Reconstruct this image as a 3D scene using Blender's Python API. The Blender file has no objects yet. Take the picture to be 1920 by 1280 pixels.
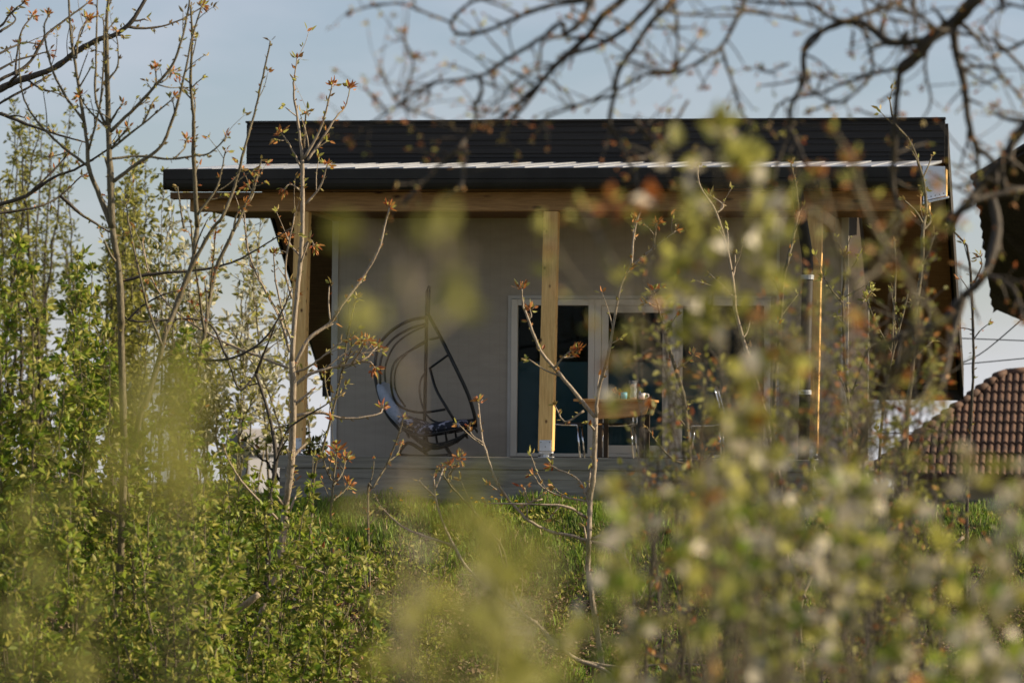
import bpy, math, random
import numpy as np
from mathutils import Vector, Matrix

sc = bpy.context.scene
COL = sc.collection
# ------------------------------------------------------------------ camera
F = 7200.0                      # focal length in photograph pixels (135 mm lens)
cam_d = bpy.data.cameras.new('camera')
cam = bpy.data.objects.new('camera', cam_d); COL.objects.link(cam)
cam_d.sensor_width = 36.0; cam_d.lens = 135.0
cam_d.clip_start = 0.2; cam_d.clip_end = 9000
MROT = (Matrix.Rotation(math.radians(9.25), 3, 'Z') @ Matrix.Rotation(math.pi/2 + math.radians(1.71), 3, 'X')
        @ Matrix.Rotation(math.radians(0.5), 3, 'Z'))
CAM = Vector((0, 0, 0.012))
cam.matrix_world = Matrix.Translation(CAM) @ MROT.to_4x4()
cam_d.dof.use_dof = True
cam_d.dof.focus_distance = 47.0
cam_d.dof.aperture_fstop = 2.3
sc.camera = cam
MN = np.array(MROT); CN = np.array(CAM)
# ------------------------------------------------------------------ world, sun, exposure
SUN = Vector((1.0, 0.16, 0.57)).normalized()          # towards the sun
w = bpy.data.worlds.new("World"); sc.world = w; w.use_nodes = True
nt = w.node_tree; nt.nodes.clear()
def N(nt, t, **k):
    n = nt.nodes.new(t)
    for a, b in k.items(): setattr(n, a, b)
    return n
out = N(nt, 'ShaderNodeOutputWorld'); bg = N(nt, 'ShaderNodeBackground')
sky = N(nt, 'ShaderNodeTexSky'); sky.sky_type = 'NISHITA'; sky.sun_disc = False
sky.sun_elevation = math.asin(SUN.z); sky.sun_rotation = math.atan2(SUN.x, SUN.y)
sky.air_density = 1.0; sky.dust_density = 1.2; sky.ozone_density = 1.6; sky.altitude = 300
tc = N(nt, 'ShaderNodeTexCoord'); mp = N(nt, 'ShaderNodeMapping')
mp.inputs['Scale'].default_value = (9, 9, 26)
nz = N(nt, 'ShaderNodeTexNoise'); nz.inputs['Scale'].default_value = 1.3; nz.inputs['Detail'].default_value = 5; nz.inputs['Roughness'].default_value = .5
cr = N(nt, 'ShaderNodeValToRGB'); cr.color_ramp.elements[0].position = .42; cr.color_ramp.elements[1].position = .72
cr.color_ramp.elements[0].color = (0.18, 0.18, 0.18, 1); cr.color_ramp.elements[1].color = (.62, .62, .62, 1)
mx = N(nt, 'ShaderNodeMixRGB'); mx.inputs[2].default_value = (5.2, 5.7, 6.3, 1)
hs = N(nt, 'ShaderNodeMixRGB', blend_type='MULTIPLY'); hs.inputs[0].default_value = 1; hs.inputs[2].default_value = (1.04, 1.0, 1.03, 1)
L = nt.links.new
L(tc.outputs['Generated'], mp.inputs[0]); L(mp.outputs[0], nz.inputs[0]); L(nz.outputs[0], cr.inputs[0])
L(cr.outputs[0], mx.inputs[0]); L(sky.outputs[0], mx.inputs[1]); sx = N(nt, 'ShaderNodeSeparateXYZ'); mr = N(nt, 'ShaderNodeMapRange'); mr.interpolation_type = 'SMOOTHSTEP'
mr.inputs['From Min'].default_value = .052; mr.inputs['From Max'].default_value = .004; mr.inputs['To Max'].default_value = .75
hz = N(nt, 'ShaderNodeMixRGB'); hz.inputs[2].default_value = (6.9, 7.3, 7.6, 1)      # pale cloud bank low over the horizon
L(tc.outputs['Generated'], sx.inputs[0]); L(sx.outputs['Z'], mr.inputs['Value']); L(mr.outputs[0], hz.inputs[0]); L(mx.outputs[0], hz.inputs[1])
L(hz.outputs[0], hs.inputs[1]); L(hs.outputs[0], bg.inputs[0]); L(bg.outputs[0], out.inputs[0])
bg.inputs[1].default_value = 0.072
sd = bpy.data.lights.new('sun', 'SUN'); sd.energy = 5.0; sd.angle = math.radians(.55); sd.color = (1, .84, .60)
so = bpy.data.objects.new('sun', sd); COL.objects.link(so); so.rotation_euler = SUN.to_track_quat('Z', 'Y').to_euler()
so.location = SUN*60
sc.view_settings.view_transform = 'Standard'; sc.view_settings.look = 'None'
sc.view_settings.exposure = 0.62; sc.view_settings.gamma = 1.0
sc.cycles.use_denoising = True
sc.cycles.max_bounces = 7; sc.cycles.diffuse_bounces = 3; sc.cycles.glossy_bounces = 3
sc.cycles.transmission_bounces = 4; sc.cycles.transparent_max_bounces = 8

# ------------------------------------------------------------------ helpers
def PD(px, py, d):             # pixel of the photograph + axial distance -> world point
    v = MN @ np.array([(px-960)/F, -(py-640)/F, -1.0]); return CN + v*d
def PY(px, py, Y):             # pixel + world Y plane -> world point
    v = MN @ np.array([(px-960)/F, -(py-640)/F, -1.0]); return CN + v*(Y/v[1])
def tag(o, label=None, cat=None, group=None, kind=None):
    if label: o['label'] = label
    if cat: o['category'] = cat
    if group: o['group'] = group
    if kind: o['kind'] = kind
    return o
def empty(name, loc, label, cat, group=None):
    o = bpy.data.objects.new(name, None); COL.objects.link(o); o.location = loc
    o.empty_display_size = .2
    return tag(o, label, cat, group)
def link(o, parent=None):
    COL.objects.link(o)
    if parent is not None:
        o.parent = parent
        root = parent.location.copy(); p = parent.parent
        while p is not None: root += p.location; p = p.parent
        if o.location.length < 1e-9: o.location = -root     # meshes are written in world coordinates
    return o
class MB:
    def __init__(s): s.v = []; s.f = []; s.m = []
    def add(s, vs, fs, mi=0):
        b = len(s.v); s.v.extend([tuple(map(float, q)) for q in vs]); s.f.extend([tuple(b+i for i in f) for f in fs]); s.m.extend([mi]*len(fs)); return s
    def box(s, x0, x1, y0, y1, z0, z1, mi=0):
        vs = [(x0,y0,z0),(x1,y0,z0),(x1,y1,z0),(x0,y1,z0),(x0,y0,z1),(x1,y0,z1),(x1,y1,z1),(x0,y1,z1)]
        return s.add(vs, [(0,3,2,1),(4,5,6,7),(0,1,5,4),(1,2,6,5),(2,3,7,6),(3,0,4,7)], mi)
    def prism(s, poly, a, b, axis='y', mi=0):   # poly in the other two axes
        n = len(poly)
        def mk(p, t): return {'y': (p[0], t, p[1]), 'x': (t, p[0], p[1]), 'z': (p[0], p[1], t)}[axis]
        vs = [mk(p, a) for p in poly]+[mk(p, b) for p in poly]
        fs = [tuple(range(n)), tuple(reversed(range(n, 2*n)))]+[(i, i+n, (i+1) % n+n, (i+1) % n) for i in range(n)]
        return s.add(vs, fs, mi)
    def tube(s, pts, rs, k=6, mi=0, cap=True):
        pts = [np.array(p, float) for p in pts]; n = len(pts)
        if np.isscalar(rs): rs = [rs]*n
        vs = []; up = None
        for i, p in enumerate(pts):
            t = pts[min(i+1, n-1)]-pts[max(i-1, 0)]; t = t/(np.linalg.norm(t)+1e-12)
            if up is None:
                up = np.array([0, 1., 0]) if abs(t[1]) < .8 else np.array([1., 0, 0])
            a = up-t*np.dot(up, t); a /= np.linalg.norm(a)+1e-12; b = np.cross(t, a); up = a
            for j in range(k):
                th = 2*math.pi*j/k; vs.append(p+(a*math.cos(th)+b*math.sin(th))*rs[i])
        fs = []
        for i in range(n-1):
            for j in range(k):
                fs.append((i*k+j, i*k+(j+1) % k, (i+1)*k+(j+1) % k, (i+1)*k+j))
        if cap: fs += [tuple(reversed(range(k))), tuple(range((n-1)*k, n*k))]
        return s.add(vs, fs, mi)
    def lathe(s, prof, c, k=16, mi=0):
        vs = []; n = len(prof)
        for r, z in prof:
            for j in range(k): vs.append((c[0]+r*math.cos(2*math.pi*j/k), c[1]+r*math.sin(2*math.pi*j/k), c[2]+z))
        fs = [(i*k+j, i*k+(j+1) % k, (i+1)*k+(j+1) % k, (i+1)*k+j) for i in range(n-1) for j in range(k)]
        return s.add(vs, fs, mi)
    def build(s, name, mats, parent=None, bevel=0, smooth=False, loc=None):
        me = bpy.data.meshes.new(name); me.from_pydata(s.v, [], s.f)
        if not isinstance(mats, (list, tuple)): mats = [mats]
        for m in mats: me.materials.append(m)
        if len(mats) > 1: me.polygons.foreach_set('material_index', s.m)
        if smooth: me.polygons.foreach_set('use_smooth', [True]*len(me.polygons))
        me.update()
        o = bpy.data.objects.new(name, me); link(o, parent)
        if bevel:
            b = o.modifiers.new('bevel', 'BEVEL'); b.width = bevel; b.segments = 2; b.limit_method = 'ANGLE'
        return o
def spline(pts, n=5):
    pts = [np.array(p, float) for p in pts]
    if len(pts) < 3: return [pts[0]+(pts[-1]-pts[0])*t/n for t in range(n+1)]
    P = [2*pts[0]-pts[1]]+pts+[2*pts[-1]-pts[-2]]; o = []
    for i in range(1, len(P)-2):
        for k in range(n):
            t = k/n
            o.append(.5*((2*P[i])+(-P[i-1]+P[i+1])*t+(2*P[i-1]-5*P[i]+4*P[i+1]-P[i+2])*t*t+(-P[i-1]+3*P[i]-3*P[i+1]+P[i+2])*t**3))
    o.append(pts[-1]); return o
# ---- materials
def mat(name, col, rough=.6, metal=0, spec=.5):
    m = bpy.data.materials.new(name); m.use_nodes = True
    b = m.node_tree.nodes['Principled BSDF']; b.inputs['Base Color'].default_value = (*col, 1)
    b.inputs['Roughness'].default_value = rough; b.inputs['Metallic'].default_value = metal
    b.inputs['Specular IOR Level'].default_value = spec
    return m
def noisy(name, c1, c2, scale=(1, 1, 1), ns=3, detail=6, rough=.7, bump=0, lo=.35, hi=.65, metal=0, spec=.4, wave=None, knots=False):
    m = mat(name, c1, rough, metal, spec); nt = m.node_tree; b = nt.nodes['Principled BSDF']; L = nt.links.new
    tc = N(nt, 'ShaderNodeTexCoord'); mp = N(nt, 'ShaderNodeMapping'); mp.inputs['Scale'].default_value = scale
    nz = N(nt, 'ShaderNodeTexNoise'); nz.inputs['Scale'].default_value = ns; nz.inputs['Detail'].default_value = detail; nz.inputs['Roughness'].default_value = .62
    cr = N(nt, 'ShaderNodeValToRGB'); e = cr.color_ramp.elements
    e[0].position = lo; e[1].position = hi; e[0].color = (*c1, 1); e[1].color = (*c2, 1)
    L(tc.outputs['Object'], mp.inputs[0]); L(mp.outputs[0], nz.inputs[0]); L(nz.outputs[0], cr.inputs[0])
    col = cr.outputs[0]; hgt = nz.outputs[0]
    if knots:
        mp2 = N(nt, 'ShaderNodeMapping'); mp2.inputs['Scale'].default_value = (8.5, 8.5, 5.6) if knots == 'v' else (2.2, 7.5, 6)
        vo = N(nt, 'ShaderNodeTexVoronoi'); vo.inputs['Scale'].default_value = 1.0
        k = N(nt, 'ShaderNodeValToRGB'); k.color_ramp.elements[0].position = .07; k.color_ramp.elements[1].position = .21
        k.color_ramp.elements[0].color = (.16, .10, .05, 1); k.color_ramp.elements[1].color = (1, 1, 1, 1)
        mu = N(nt, 'ShaderNodeMixRGB', blend_type='MULTIPLY'); mu.inputs[0].default_value = 1
        L(tc.outputs['Object'], mp2.inputs[0]); L(mp2.outputs[0], vo.inputs[0]); L(vo.outputs['Distance'], k.inputs[0])
        L(col, mu.inputs[1]); L(k.outputs[0], mu.inputs[2]); col = mu.outputs[0]
    L(col, b.inputs['Base Color'])
    if wave:
        ax, sc_, dist, amt = wave
        wv = N(nt, 'ShaderNodeTexWave', wave_type='BANDS', bands_direction=ax, wave_profile='SAW')
        wv.inputs['Scale'].default_value = sc_; wv.inputs['Distortion'].default_value = dist
        L(tc.outputs['Object'], wv.inputs[0])
        bp = N(nt, 'ShaderNodeBump'); bp.inputs['Strength'].default_value = amt; bp.inputs['Distance'].default_value = .01
        L(wv.outputs['Fac'], bp.inputs['Height']); L(bp.outputs[0], b.inputs['Normal'])
        g = N(nt, 'ShaderNodeValToRGB'); g.color_ramp.elements[0].position = .0; g.color_ramp.elements[1].position = .10
        g.color_ramp.elements[0].color = (.90, .90, .90, 1); g.color_ramp.elements[1].color = (1, 1, 1, 1)
        mu = N(nt, 'ShaderNodeMixRGB', blend_type='MULTIPLY'); mu.inputs[0].default_value = 1
        L(wv.outputs['Fac'], g.inputs[0]); L(col, mu.inputs[1]); L(g.outputs[0], mu.inputs[2]); L(mu.outputs[0], b.inputs['Base Color'])
    elif bump:
        bp = N(nt, 'ShaderNodeBump'); bp.inputs['Strength'].default_value = bump; bp.inputs['Distance'].default_value = .02
        L(hgt, bp.inputs['Height']); L(bp.outputs[0], b.inputs['Normal'])
    return m
def leafmat(name, c1, c2, transl=.5, rough=.5):
    m = bpy.data.materials.new(name); m.use_nodes = True; nt = m.node_tree; nt.nodes.clear(); L = nt.links.new
    o = N(nt, 'ShaderNodeOutputMaterial'); at = N(nt, 'ShaderNodeAttribute'); at.attribute_name = 'tone'
    cr = N(nt, 'ShaderNodeValToRGB'); cr.color_ramp.elements[0].color = (*c1, 1); cr.color_ramp.elements[1].color = (*c2, 1)
    p = N(nt, 'ShaderNodeBsdfPrincipled'); p.inputs['Roughness'].default_value = rough; p.inputs['Specular IOR Level'].default_value = .35
    t = N(nt, 'ShaderNodeBsdfTranslucent'); mx = N(nt, 'ShaderNodeMixShader'); mx.inputs[0].default_value = transl
    L(at.outputs['Fac'], cr.inputs[0]); L(cr.outputs[0], p.inputs['Base Color']); L(cr.outputs[0], t.inputs[0])
    L(p.outputs[0], mx.inputs[1]); L(t.outputs[0], mx.inputs[2]); L(mx.outputs[0], o.inputs[0])
    return m
M = {
 'bark': noisy('bark_olive', (.075, .06, .035), (.19, .155, .09), (6, 6, 2), 9, bump=.4),
 'barkdark': noisy('bark_dark', (.03, .024, .018), (.085, .066, .045), (6, 6, 2), 9, bump=.4),
 'barkpale': noisy('bark_pale', (.20, .15, .10), (.42, .34, .25), (8, 8, 2), 9, bump=.3),
 'leaf': leafmat('leaf_green', (.08, .15, .015), (.34, .41, .05)),
 'leafy': leafmat('leaf_yellowgreen', (.28, .27, .05), (.55, .52, .14)),
 'leafo': leafmat('leaf_olive', (.11, .115, .02), (.30, .29, .07)),
 'red': leafmat('leaf_rust', (.30, .07, .02), (.55, .26, .07), .35),
 'bud': leafmat('bud_tan', (.22, .13, .05), (.40, .32, .10), .25),
 'blossom': leafmat('blossom_cream', (.50, .43, .30), (.74, .67, .53), .35),
 'farblossom': leafmat('blossom_pale', (.40, .38, .22), (.66, .62, .46), .35),
 'litter': leafmat('dry_leaf', (.06, .035, .02), (.36, .24, .14), .1, .8),
 'grass': leafmat('grass_blade', (.08, .17, .02), (.30, .40, .06), .35),
 'straw': leafmat('dry_straw', (.20, .15, .08), (.42, .34, .2), .2, .8),
}
RNG = np.random.default_rng(7)
def unit(a): return a/(np.linalg.norm(a, axis=-1, keepdims=True)+1e-12)
class Leaves:
    """collects pointed, folded leaves and builds them as one mesh"""
    def __init__(s): s.P = []; s.D = []; s.L = []; s.W = []; s.M = []
    def add(s, P, D, Ln, Wd, mi=0):
        P = np.atleast_2d(P); D = np.atleast_2d(D); n = max(len(P), len(D)); s.P.append(np.broadcast_to(P, (n, 3)).copy()); s.D.append(np.broadcast_to(D, (n, 3)).copy())
        s.L.append(np.broadcast_to(Ln, n).copy().astype(float)); s.W.append(np.broadcast_to(Wd, n).copy().astype(float))
        s.M.append(np.full(n, mi) if np.isscalar(mi) else np.asarray(mi))
    def build(s, name, mats, parent=None, fold=.25, droop=.0, rng=None):
        rng = rng or RNG
        P = np.concatenate(s.P); D = unit(np.concatenate(s.D)); Ln = np.concatenate(s.L)[:, None]; Wd = np.concatenate(s.W)[:, None]; Mi = np.concatenate(s.M)
        n = len(P); S = unit(np.cross(D, unit(rng.normal(size=(n, 3))))); Nn = np.cross(D, S)
        V = np.empty((n, 6, 3))
        c = rng.uniform(-.25, .25, (n, 1))
        V[:, 0] = P
        V[:, 1] = P+D*Ln*.32+S*Wd*.46+Nn*Wd*fold
        V[:, 2] = P+D*Ln*.68+S*Wd*.34+Nn*(Wd*fold*.7+Ln*c*.4)
        V[:, 3] = P+D*Ln+Nn*Ln*c
        V[:, 4] = P+D*Ln*.68-S*Wd*.34+Nn*(Wd*fold*.7+Ln*c*.4)
        V[:, 5] = P+D*Ln*.32-S*Wd*.46+Nn*Wd*fold
        V[:, :, 2] -= droop*0
        T = np.array([[0, 1, 2], [0, 2, 3], [0, 3, 4], [0, 4, 5]])
        idx = (np.arange(n)[:, None, None]*6+T[None]).reshape(-1)
        me = bpy.data.meshes.new(name); me.vertices.add(n*6); me.vertices.foreach_set('co', V.reshape(-1))
        me.loops.add(len(idx)); me.loops.foreach_set('vertex_index', idx.astype(np.int32))
        me.polygons.add(n*4); me.polygons.foreach_set('loop_start', np.arange(0, n*12, 3, dtype=np.int32))
        me.polygons.foreach_set('loop_total', np.full(n*4, 3, np.int32))
        if not isinstance(mats, (list, tuple)): mats = [mats]
        for m in mats: me.materials.append(m)
        me.polygons.foreach_set('material_index', np.repeat(Mi, 4).astype(np.int32))
        me.update(calc_edges=True)
        a = me.attributes.new('tone', 'FLOAT', 'FACE'); a.data.foreach_set('value', np.repeat(rng.uniform(0, 1, n), 4))
        me.validate()
        o = bpy.data.objects.new(name, me); return link(o, parent)
def sph(n, rng): return unit(rng.normal(size=(n, 3)))

# ------------------------------------------------------------------ terrain
def gz(x, y):
    x = np.asarray(x, float); y = np.asarray(y, float)
    z = np.interp(y, [-60, 0, 8, 20, 34, 40, 43, 47, 49.3, 50.4, 66, 80, 120, 400, 4000],
                     [-1.5, -1.6, -1.9, -3.0, -4.1, -4.2, -3.45, -1.95, -.98, -.66, -.66, -2.6, -5, -9, -30])
    k = np.clip((y-41)/3, 0, 1)*np.clip((52-y)/3, 0, 1)
    z = z+k*(.05*np.sin(x*1.3+y*.7)+.04*np.sin(x*2.9-y*1.9+1)+.03*np.sin(x*6.1+y*4.7))
    return z
def gz1(x, y): return float(gz(x, y))
xs = np.unique(np.concatenate([np.linspace(-3000, -60, 24), np.linspace(-60, -20, 30), np.linspace(-20, 8, 190), np.linspace(8, 60, 36), np.linspace(60, 3000, 24)]))
ys = np.unique(np.concatenate([np.linspace(-60, 40, 60), np.linspace(40, 53, 110), np.linspace(53, 130, 60), np.linspace(130, 4000, 30)]))
X, Y = np.meshgrid(xs, ys); Z = gz(X, Y)
Z += np.where((Y > 40) & (Y < 51.0) & (X > -21) & (X < 9), RNG.normal(0, .018, X.shape), 0)
nv = X.size; ny, nx = X.shape
me = bpy.data.meshes.new('ground')
I = np.arange(nv).reshape(ny, nx); q = np.stack([I[:-1, :-1], I[:-1, 1:], I[1:, 1:], I[1:, :-1]], -1).reshape(-1, 4)
me.from_pydata(np.stack([X, Y, Z], -1).reshape(-1, 3).tolist(), [], q.tolist()); me.update()
me.polygons.foreach_set('use_smooth', [True]*len(me.polygons))
gm = noisy('earth_and_turf', (.05, .034, .02), (.09, .12, .025), (1, 1, 1), 1.1, detail=10, rough=.9, bump=.8, lo=.42, hi=.62, spec=.1)
me.materials.append(gm)
o = bpy.data.objects.new('ground', me); link(o); tag(o, 'earth bank and ground sloping up to the house', kind='structure')

# ------------------------------------------------------------------ the house
YB, YW, YR, YE = 51.5, 54.0, 56.0, 61.5           # beam, front wall, riser, rear eave
XL, XR = -13.15, -2.77                            # roof ends
WL, WR = -11.40, -4.02                            # wall ends
siding = noisy('siding_taupe', (.39, .335, .265), (.44, .38, .305), (1, 1, 4), 2, rough=.7, wave=('X', 2.1, 0, .05))
darkmetal = noisy('sheet_anthracite', (.018, .015, .012), (.030, .026, .021), (1, 1, 1), 2, rough=.6, spec=.3)
wood = noisy('timber_golden', (.66, .37, .12), (.86, .55, .21), (14, 14, 1.1), 3, rough=.62, knots='v')
woodh = noisy('timber_brown', (.30, .15, .05), (.46, .25, .09), (1.0, 14, 14), 3, rough=.62, knots='h')
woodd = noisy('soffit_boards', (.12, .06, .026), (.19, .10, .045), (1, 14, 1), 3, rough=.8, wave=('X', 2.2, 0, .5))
concrete = noisy('concrete', (.17, .15, .12), (.31, .28, .225), (.5, 1, 7), 2.2, detail=9, rough=.9, bump=.5)
frame_m = noisy('frame_beige', (.66, .60, .50), (.72, .66, .56), (1, 1, 1), 2, rough=.5)
galv = noisy('galvanised', (.55, .57, .60), (.68, .70, .74), (1, 1, 1), 14, rough=.38, metal=.35)
whitesheet = noisy('pale_flashing', (.82, .84, .88), (.9, .92, .96), (1, 1, 1), 8, rough=.45)
black = mat('black_void', (.008, .008, .008), .7)

house = empty('house', (-7.7, 54, 0), 'dark roofed timber porch house with taupe walls on a concrete plinth', 'house')
# plinth with formwork layers
b = MB(); b.box(WL-.12, WR+.10, 50.95, 58.2, -.17, 0)
b.build('plinth_cap', concrete, house, bevel=.012)
b = MB()
for i, (z0, z1, y) in enumerate([(-.30, -.172, 50.968), (-.44, -.302, 50.971), (-.58, -.442, 50.967), (-.9, -.582, 50.970)]):
    b.box(WL-.08, WR+.06, y, 58.1, z0, z1)
b.build('plinth', concrete, house, bevel=.002)
# walls: front wall with the door opening, side and rear walls
DX0, DX1, DZ = -8.80, -5.10, 2.25
zt = 4.05
b = MB(); b.box(WL, DX0, YW, YW+.2, 0, zt); b.box(DX1, WR, YW, YW+.2, 0, zt); b.box(DX0, DX1, YW, YW+.2, DZ, zt)
b.build('wall', siding, house)
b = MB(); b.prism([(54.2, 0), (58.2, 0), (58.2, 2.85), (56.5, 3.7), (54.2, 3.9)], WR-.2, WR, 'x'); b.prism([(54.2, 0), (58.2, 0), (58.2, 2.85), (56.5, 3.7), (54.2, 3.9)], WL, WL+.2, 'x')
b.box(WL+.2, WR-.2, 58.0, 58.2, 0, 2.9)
b.build('side_wall', noisy('side_boards_shaded', (.028, .020, .014), (.05, .035, .024), (1, 9, 1), 3, rough=.85), house)  # brown boards darkened to near-black, shade put into the colour
trim = noisy('corner_trim', (.50, .47, .42), (.56, .53, .48), (1, 1, 1), 3, rough=.5)
for x0, x1 in ((WL-.02, WL+.07), (WR-.09, WR+.012)):
    MB().box(x0, x1, YW-.022, YW-.002, .0, 3.95).build('corner_trim', trim, house)
MB().box(WR+.002, WR+.016, 58.09, 58.21, 0, 2.7).build('corner_trim', trim, house)
MB().box(-5.02, -4.98, YW-.03, YW-.002, 0, 3.9).build('corner_trim', trim, house)
# room behind the glass
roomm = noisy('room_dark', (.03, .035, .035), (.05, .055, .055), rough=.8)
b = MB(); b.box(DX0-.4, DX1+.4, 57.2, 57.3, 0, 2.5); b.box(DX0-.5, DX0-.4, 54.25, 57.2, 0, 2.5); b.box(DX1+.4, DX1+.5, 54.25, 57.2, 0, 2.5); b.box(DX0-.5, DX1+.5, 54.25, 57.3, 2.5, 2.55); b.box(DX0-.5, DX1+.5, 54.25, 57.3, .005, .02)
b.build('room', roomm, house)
# glazed door: outer frame, mullions, sashes, panes
def glassmat():
    m = bpy.data.materials.new('glass'); m.use_nodes = True; nt = m.node_tree; nt.nodes.clear(); L = nt.links.new
    o = N(nt, 'ShaderNodeOutputMaterial'); t = N(nt, 'ShaderNodeBsdfTransparent'); t.inputs[0].default_value = (.55, .62, .62, 1)
    g = N(nt, 'ShaderNodeBsdfGlossy'); g.inputs['Roughness'].default_value = .02; g.inputs[0].default_value = (.8, .85, .88, 1); f = N(nt, 'ShaderNodeFresnel'); mx = N(nt, 'ShaderNodeMixShader')
    f.inputs[0].default_value = 1.18; L(f.outputs[0], mx.inputs[0]); L(t.outputs[0], mx.inputs[1]); L(g.outputs[0], mx.inputs[2]); L(mx.outputs[0], o.inputs[0]); return m
glass = glassmat()
sheet_m = noisy('teal_sheet', (.20, .31, .37), (.27, .39, .45), (1, 1, .6), 1.5, rough=.35)
def window(name, x0, x1, sash):
    fr = MB(); y0 = YW-.05; t = .09
    fr.box(x0, x0+t, y0, YW+.12, .01, DZ-.003); fr.box(x1-t, x1, y0, YW+.12, .01, DZ-.003)
    fr.box(x0+t, x1-t, y0, YW+.12, DZ-t, DZ-.003); fr.box(x0+t, x1-t, y0, YW+.12, .01, .06)
    f = fr.build(name, frame_m, house, bevel=.006)
    a, c, zb, zz = x0+t, x1-t, .06, DZ-t
    if sash:
        s = MB(); y1 = YW-.03; u = .10
        s.box(a+.003, a+u, y1, YW+.06, zb+.003, zz-.003); s.box(c-u, c-.003, y1, YW+.06, zb+.003, zz-.003); s.box(a+u, c-u, y1, YW+.06, zz-u, zz-.003); s.box(a+u, c-u, y1, YW+.06, zb+.003, zb+.12)
        s.build('sash', frame_m, f, bevel=.006); a += u; c -= u; zz -= u; zb = .18
    MB().box(a, c, YW+.02, YW+.03, zb, zz).build('pane', glass, f)
    MB().box(a, c, YW+.04, YW+.045, zb, 1.36 if zz > 1.4 else zz).build('lower_teal_sheet', sheet_m, f)  # even teal sheet behind the lower part of each pane
window('window', DX0, -7.60, False); window('glazed_door', -7.597, -6.44, True); window('window', -6.437, DX1, False)
MB().box(DX0-.05, DX0-.003, YW-.03, YW-.002, 0, DZ+.05).box(DX0-.003, DX1+.003, YW-.03, YW-.002, DZ+.003, DZ+.05).build('door_surround', trim, house)
# posts
def foot(x, top, parent):
    b = MB(); b.box(x-.035, x+.035, YB-.035, YB+.035, .012, top-.03); b.box(x-.10, x+.10, YB-.08, YB+.08, .0, .012); b.box(x-.075, x+.085, YB-.109, YB-.101, top, top+.15)
    b.box(x-.09, x+.09, YB-.08, YB+.08, top-.03, top-.003)
    o = b.build('foot_bracket', galv, parent, bevel=.003)
    k = MB()
    for dx, dz in ((-.055, .12), (.065, .12), (.005, .06)): k.tube([(x+dx, YB-.118, top+dz), (x+dx, YB-.108, top+dz)], .007, 6)
    k.box(x-.095, x-.06, YB-.11, YB-.09, .013, .03); k.box(x+.06, x+.095, YB-.11, YB-.09, .013, .03)
    k.build('bolt', darkmetal, o)
for x in (-11.36, -7.905, -4.32):
    lean = .05
    b = MB(); w2 = .1; t0, t1 = .085, 3.335
    vs = [(x+sx*w2+(lean if z > 1 else 0), YB+sy*w2, z) for z in (t0, t1) for sx, sy in ((-1, -1), (1, -1), (1, 1), (-1, 1))]
    b.add(vs, [(0, 3, 2, 1), (4, 5, 6, 7), (0, 1, 5, 4), (1, 2, 6, 5), (2, 3, 7, 6), (3, 0, 4, 7)])
    p = b.build('post', wood, house, bevel=.008); foot(x, .085, p)
# beams
MB().box(-12.88, -2.86, YB-.1, YB+.1, 3.34, 3.60).build('beam', woodh, house, bevel=.006)
MB().box(-11.4, -11.26, YB+.105, YW-.005, 3.36, 3.58).build('tie_beam', woodh, house)
MB().box(-4.34, -4.2, YB+.125, YW-.005, 3.20, 3.40).build('tie_beam', woodh, house)
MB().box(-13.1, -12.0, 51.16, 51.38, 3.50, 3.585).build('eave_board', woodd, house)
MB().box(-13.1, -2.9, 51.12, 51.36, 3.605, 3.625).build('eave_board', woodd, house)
# porch ceiling boards under the low roof
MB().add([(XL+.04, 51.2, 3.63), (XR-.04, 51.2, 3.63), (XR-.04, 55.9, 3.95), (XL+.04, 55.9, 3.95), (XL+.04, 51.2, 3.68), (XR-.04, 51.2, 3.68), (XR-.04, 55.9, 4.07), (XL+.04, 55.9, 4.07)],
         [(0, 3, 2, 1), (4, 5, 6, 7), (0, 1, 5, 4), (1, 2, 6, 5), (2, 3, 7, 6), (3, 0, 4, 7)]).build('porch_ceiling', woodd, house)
MB().box(XL+.3, XR-.3, YB+.12, YW-.004, 3.405, 3.43).build('shading_ceiling', woodd, house)  # second, lower ceiling added to darken the top of the porch wall
# porch roof: stepped metal sheets seen edge-on
b = MB(); x = XL; k = 0; step = .333
z0, z1 = 3.895, 4.345
while x < XR-.05:
    xe = min(x+step, XR-.04); h = .017 if x > -11.6 else .006
    hj = h*(.8+.4*((k*7) % 5)/5)
    vs = [(x, 51.02, z0), (xe, 51.02, z0+hj), (xe, 55.99, z1+hj), (x, 55.99, z1)]
    b.add(vs+[(p[0], p[1], p[2]-.03) for p in vs], [(0, 1, 2, 3), (7, 6, 5, 4), (0, 4, 5, 1), (1, 5, 6, 2), (3, 2, 6, 7), (0, 3, 7, 4)])
    x = xe; k += 1
porchmetal = noisy('sheet_light', (.36, .37, .39), (.46, .47, .49), (1, 1, 1), 3, rough=.35, metal=.3)
b.build('porch_roof', porchmetal, house)
# fascia with gutter
b = MB(); b.box(XL+.04, XR-.02, 51.10, 51.14, 3.62, 3.87)
b.build('fascia', darkmetal, house)
prof = []
for i in range(9):
    a = math.pi*i/8; prof.append((51.02-.085*math.cos(a)*1.0, 3.70-.11*math.sin(a)))
prof = [(50.93, 3.885), (50.945, 3.89), (50.945, 3.75)]+[(51.02-.085*math.cos(math.pi*i/8), 3.74-.13*math.sin(math.pi*i/8)) for i in range(9)]+[(51.10, 3.88), (51.09, 3.88), (51.09, 3.75)]+[(51.02+.07*math.cos(math.pi*i/8), 3.75-.115*math.sin(math.pi*i/8)) for i in range(9)]+[(50.95, 3.75), (50.93, 3.75)]
b = MB(); b.prism(prof, XL+.03, -2.80, 'x'); b.prism([(50.93, 3.885), (51.09, 3.885), (51.09, 3.64), (51.05, 3.61), (50.99, 3.61), (50.93, 3.66)], XL+.005, XL+.027, 'x')
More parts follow.
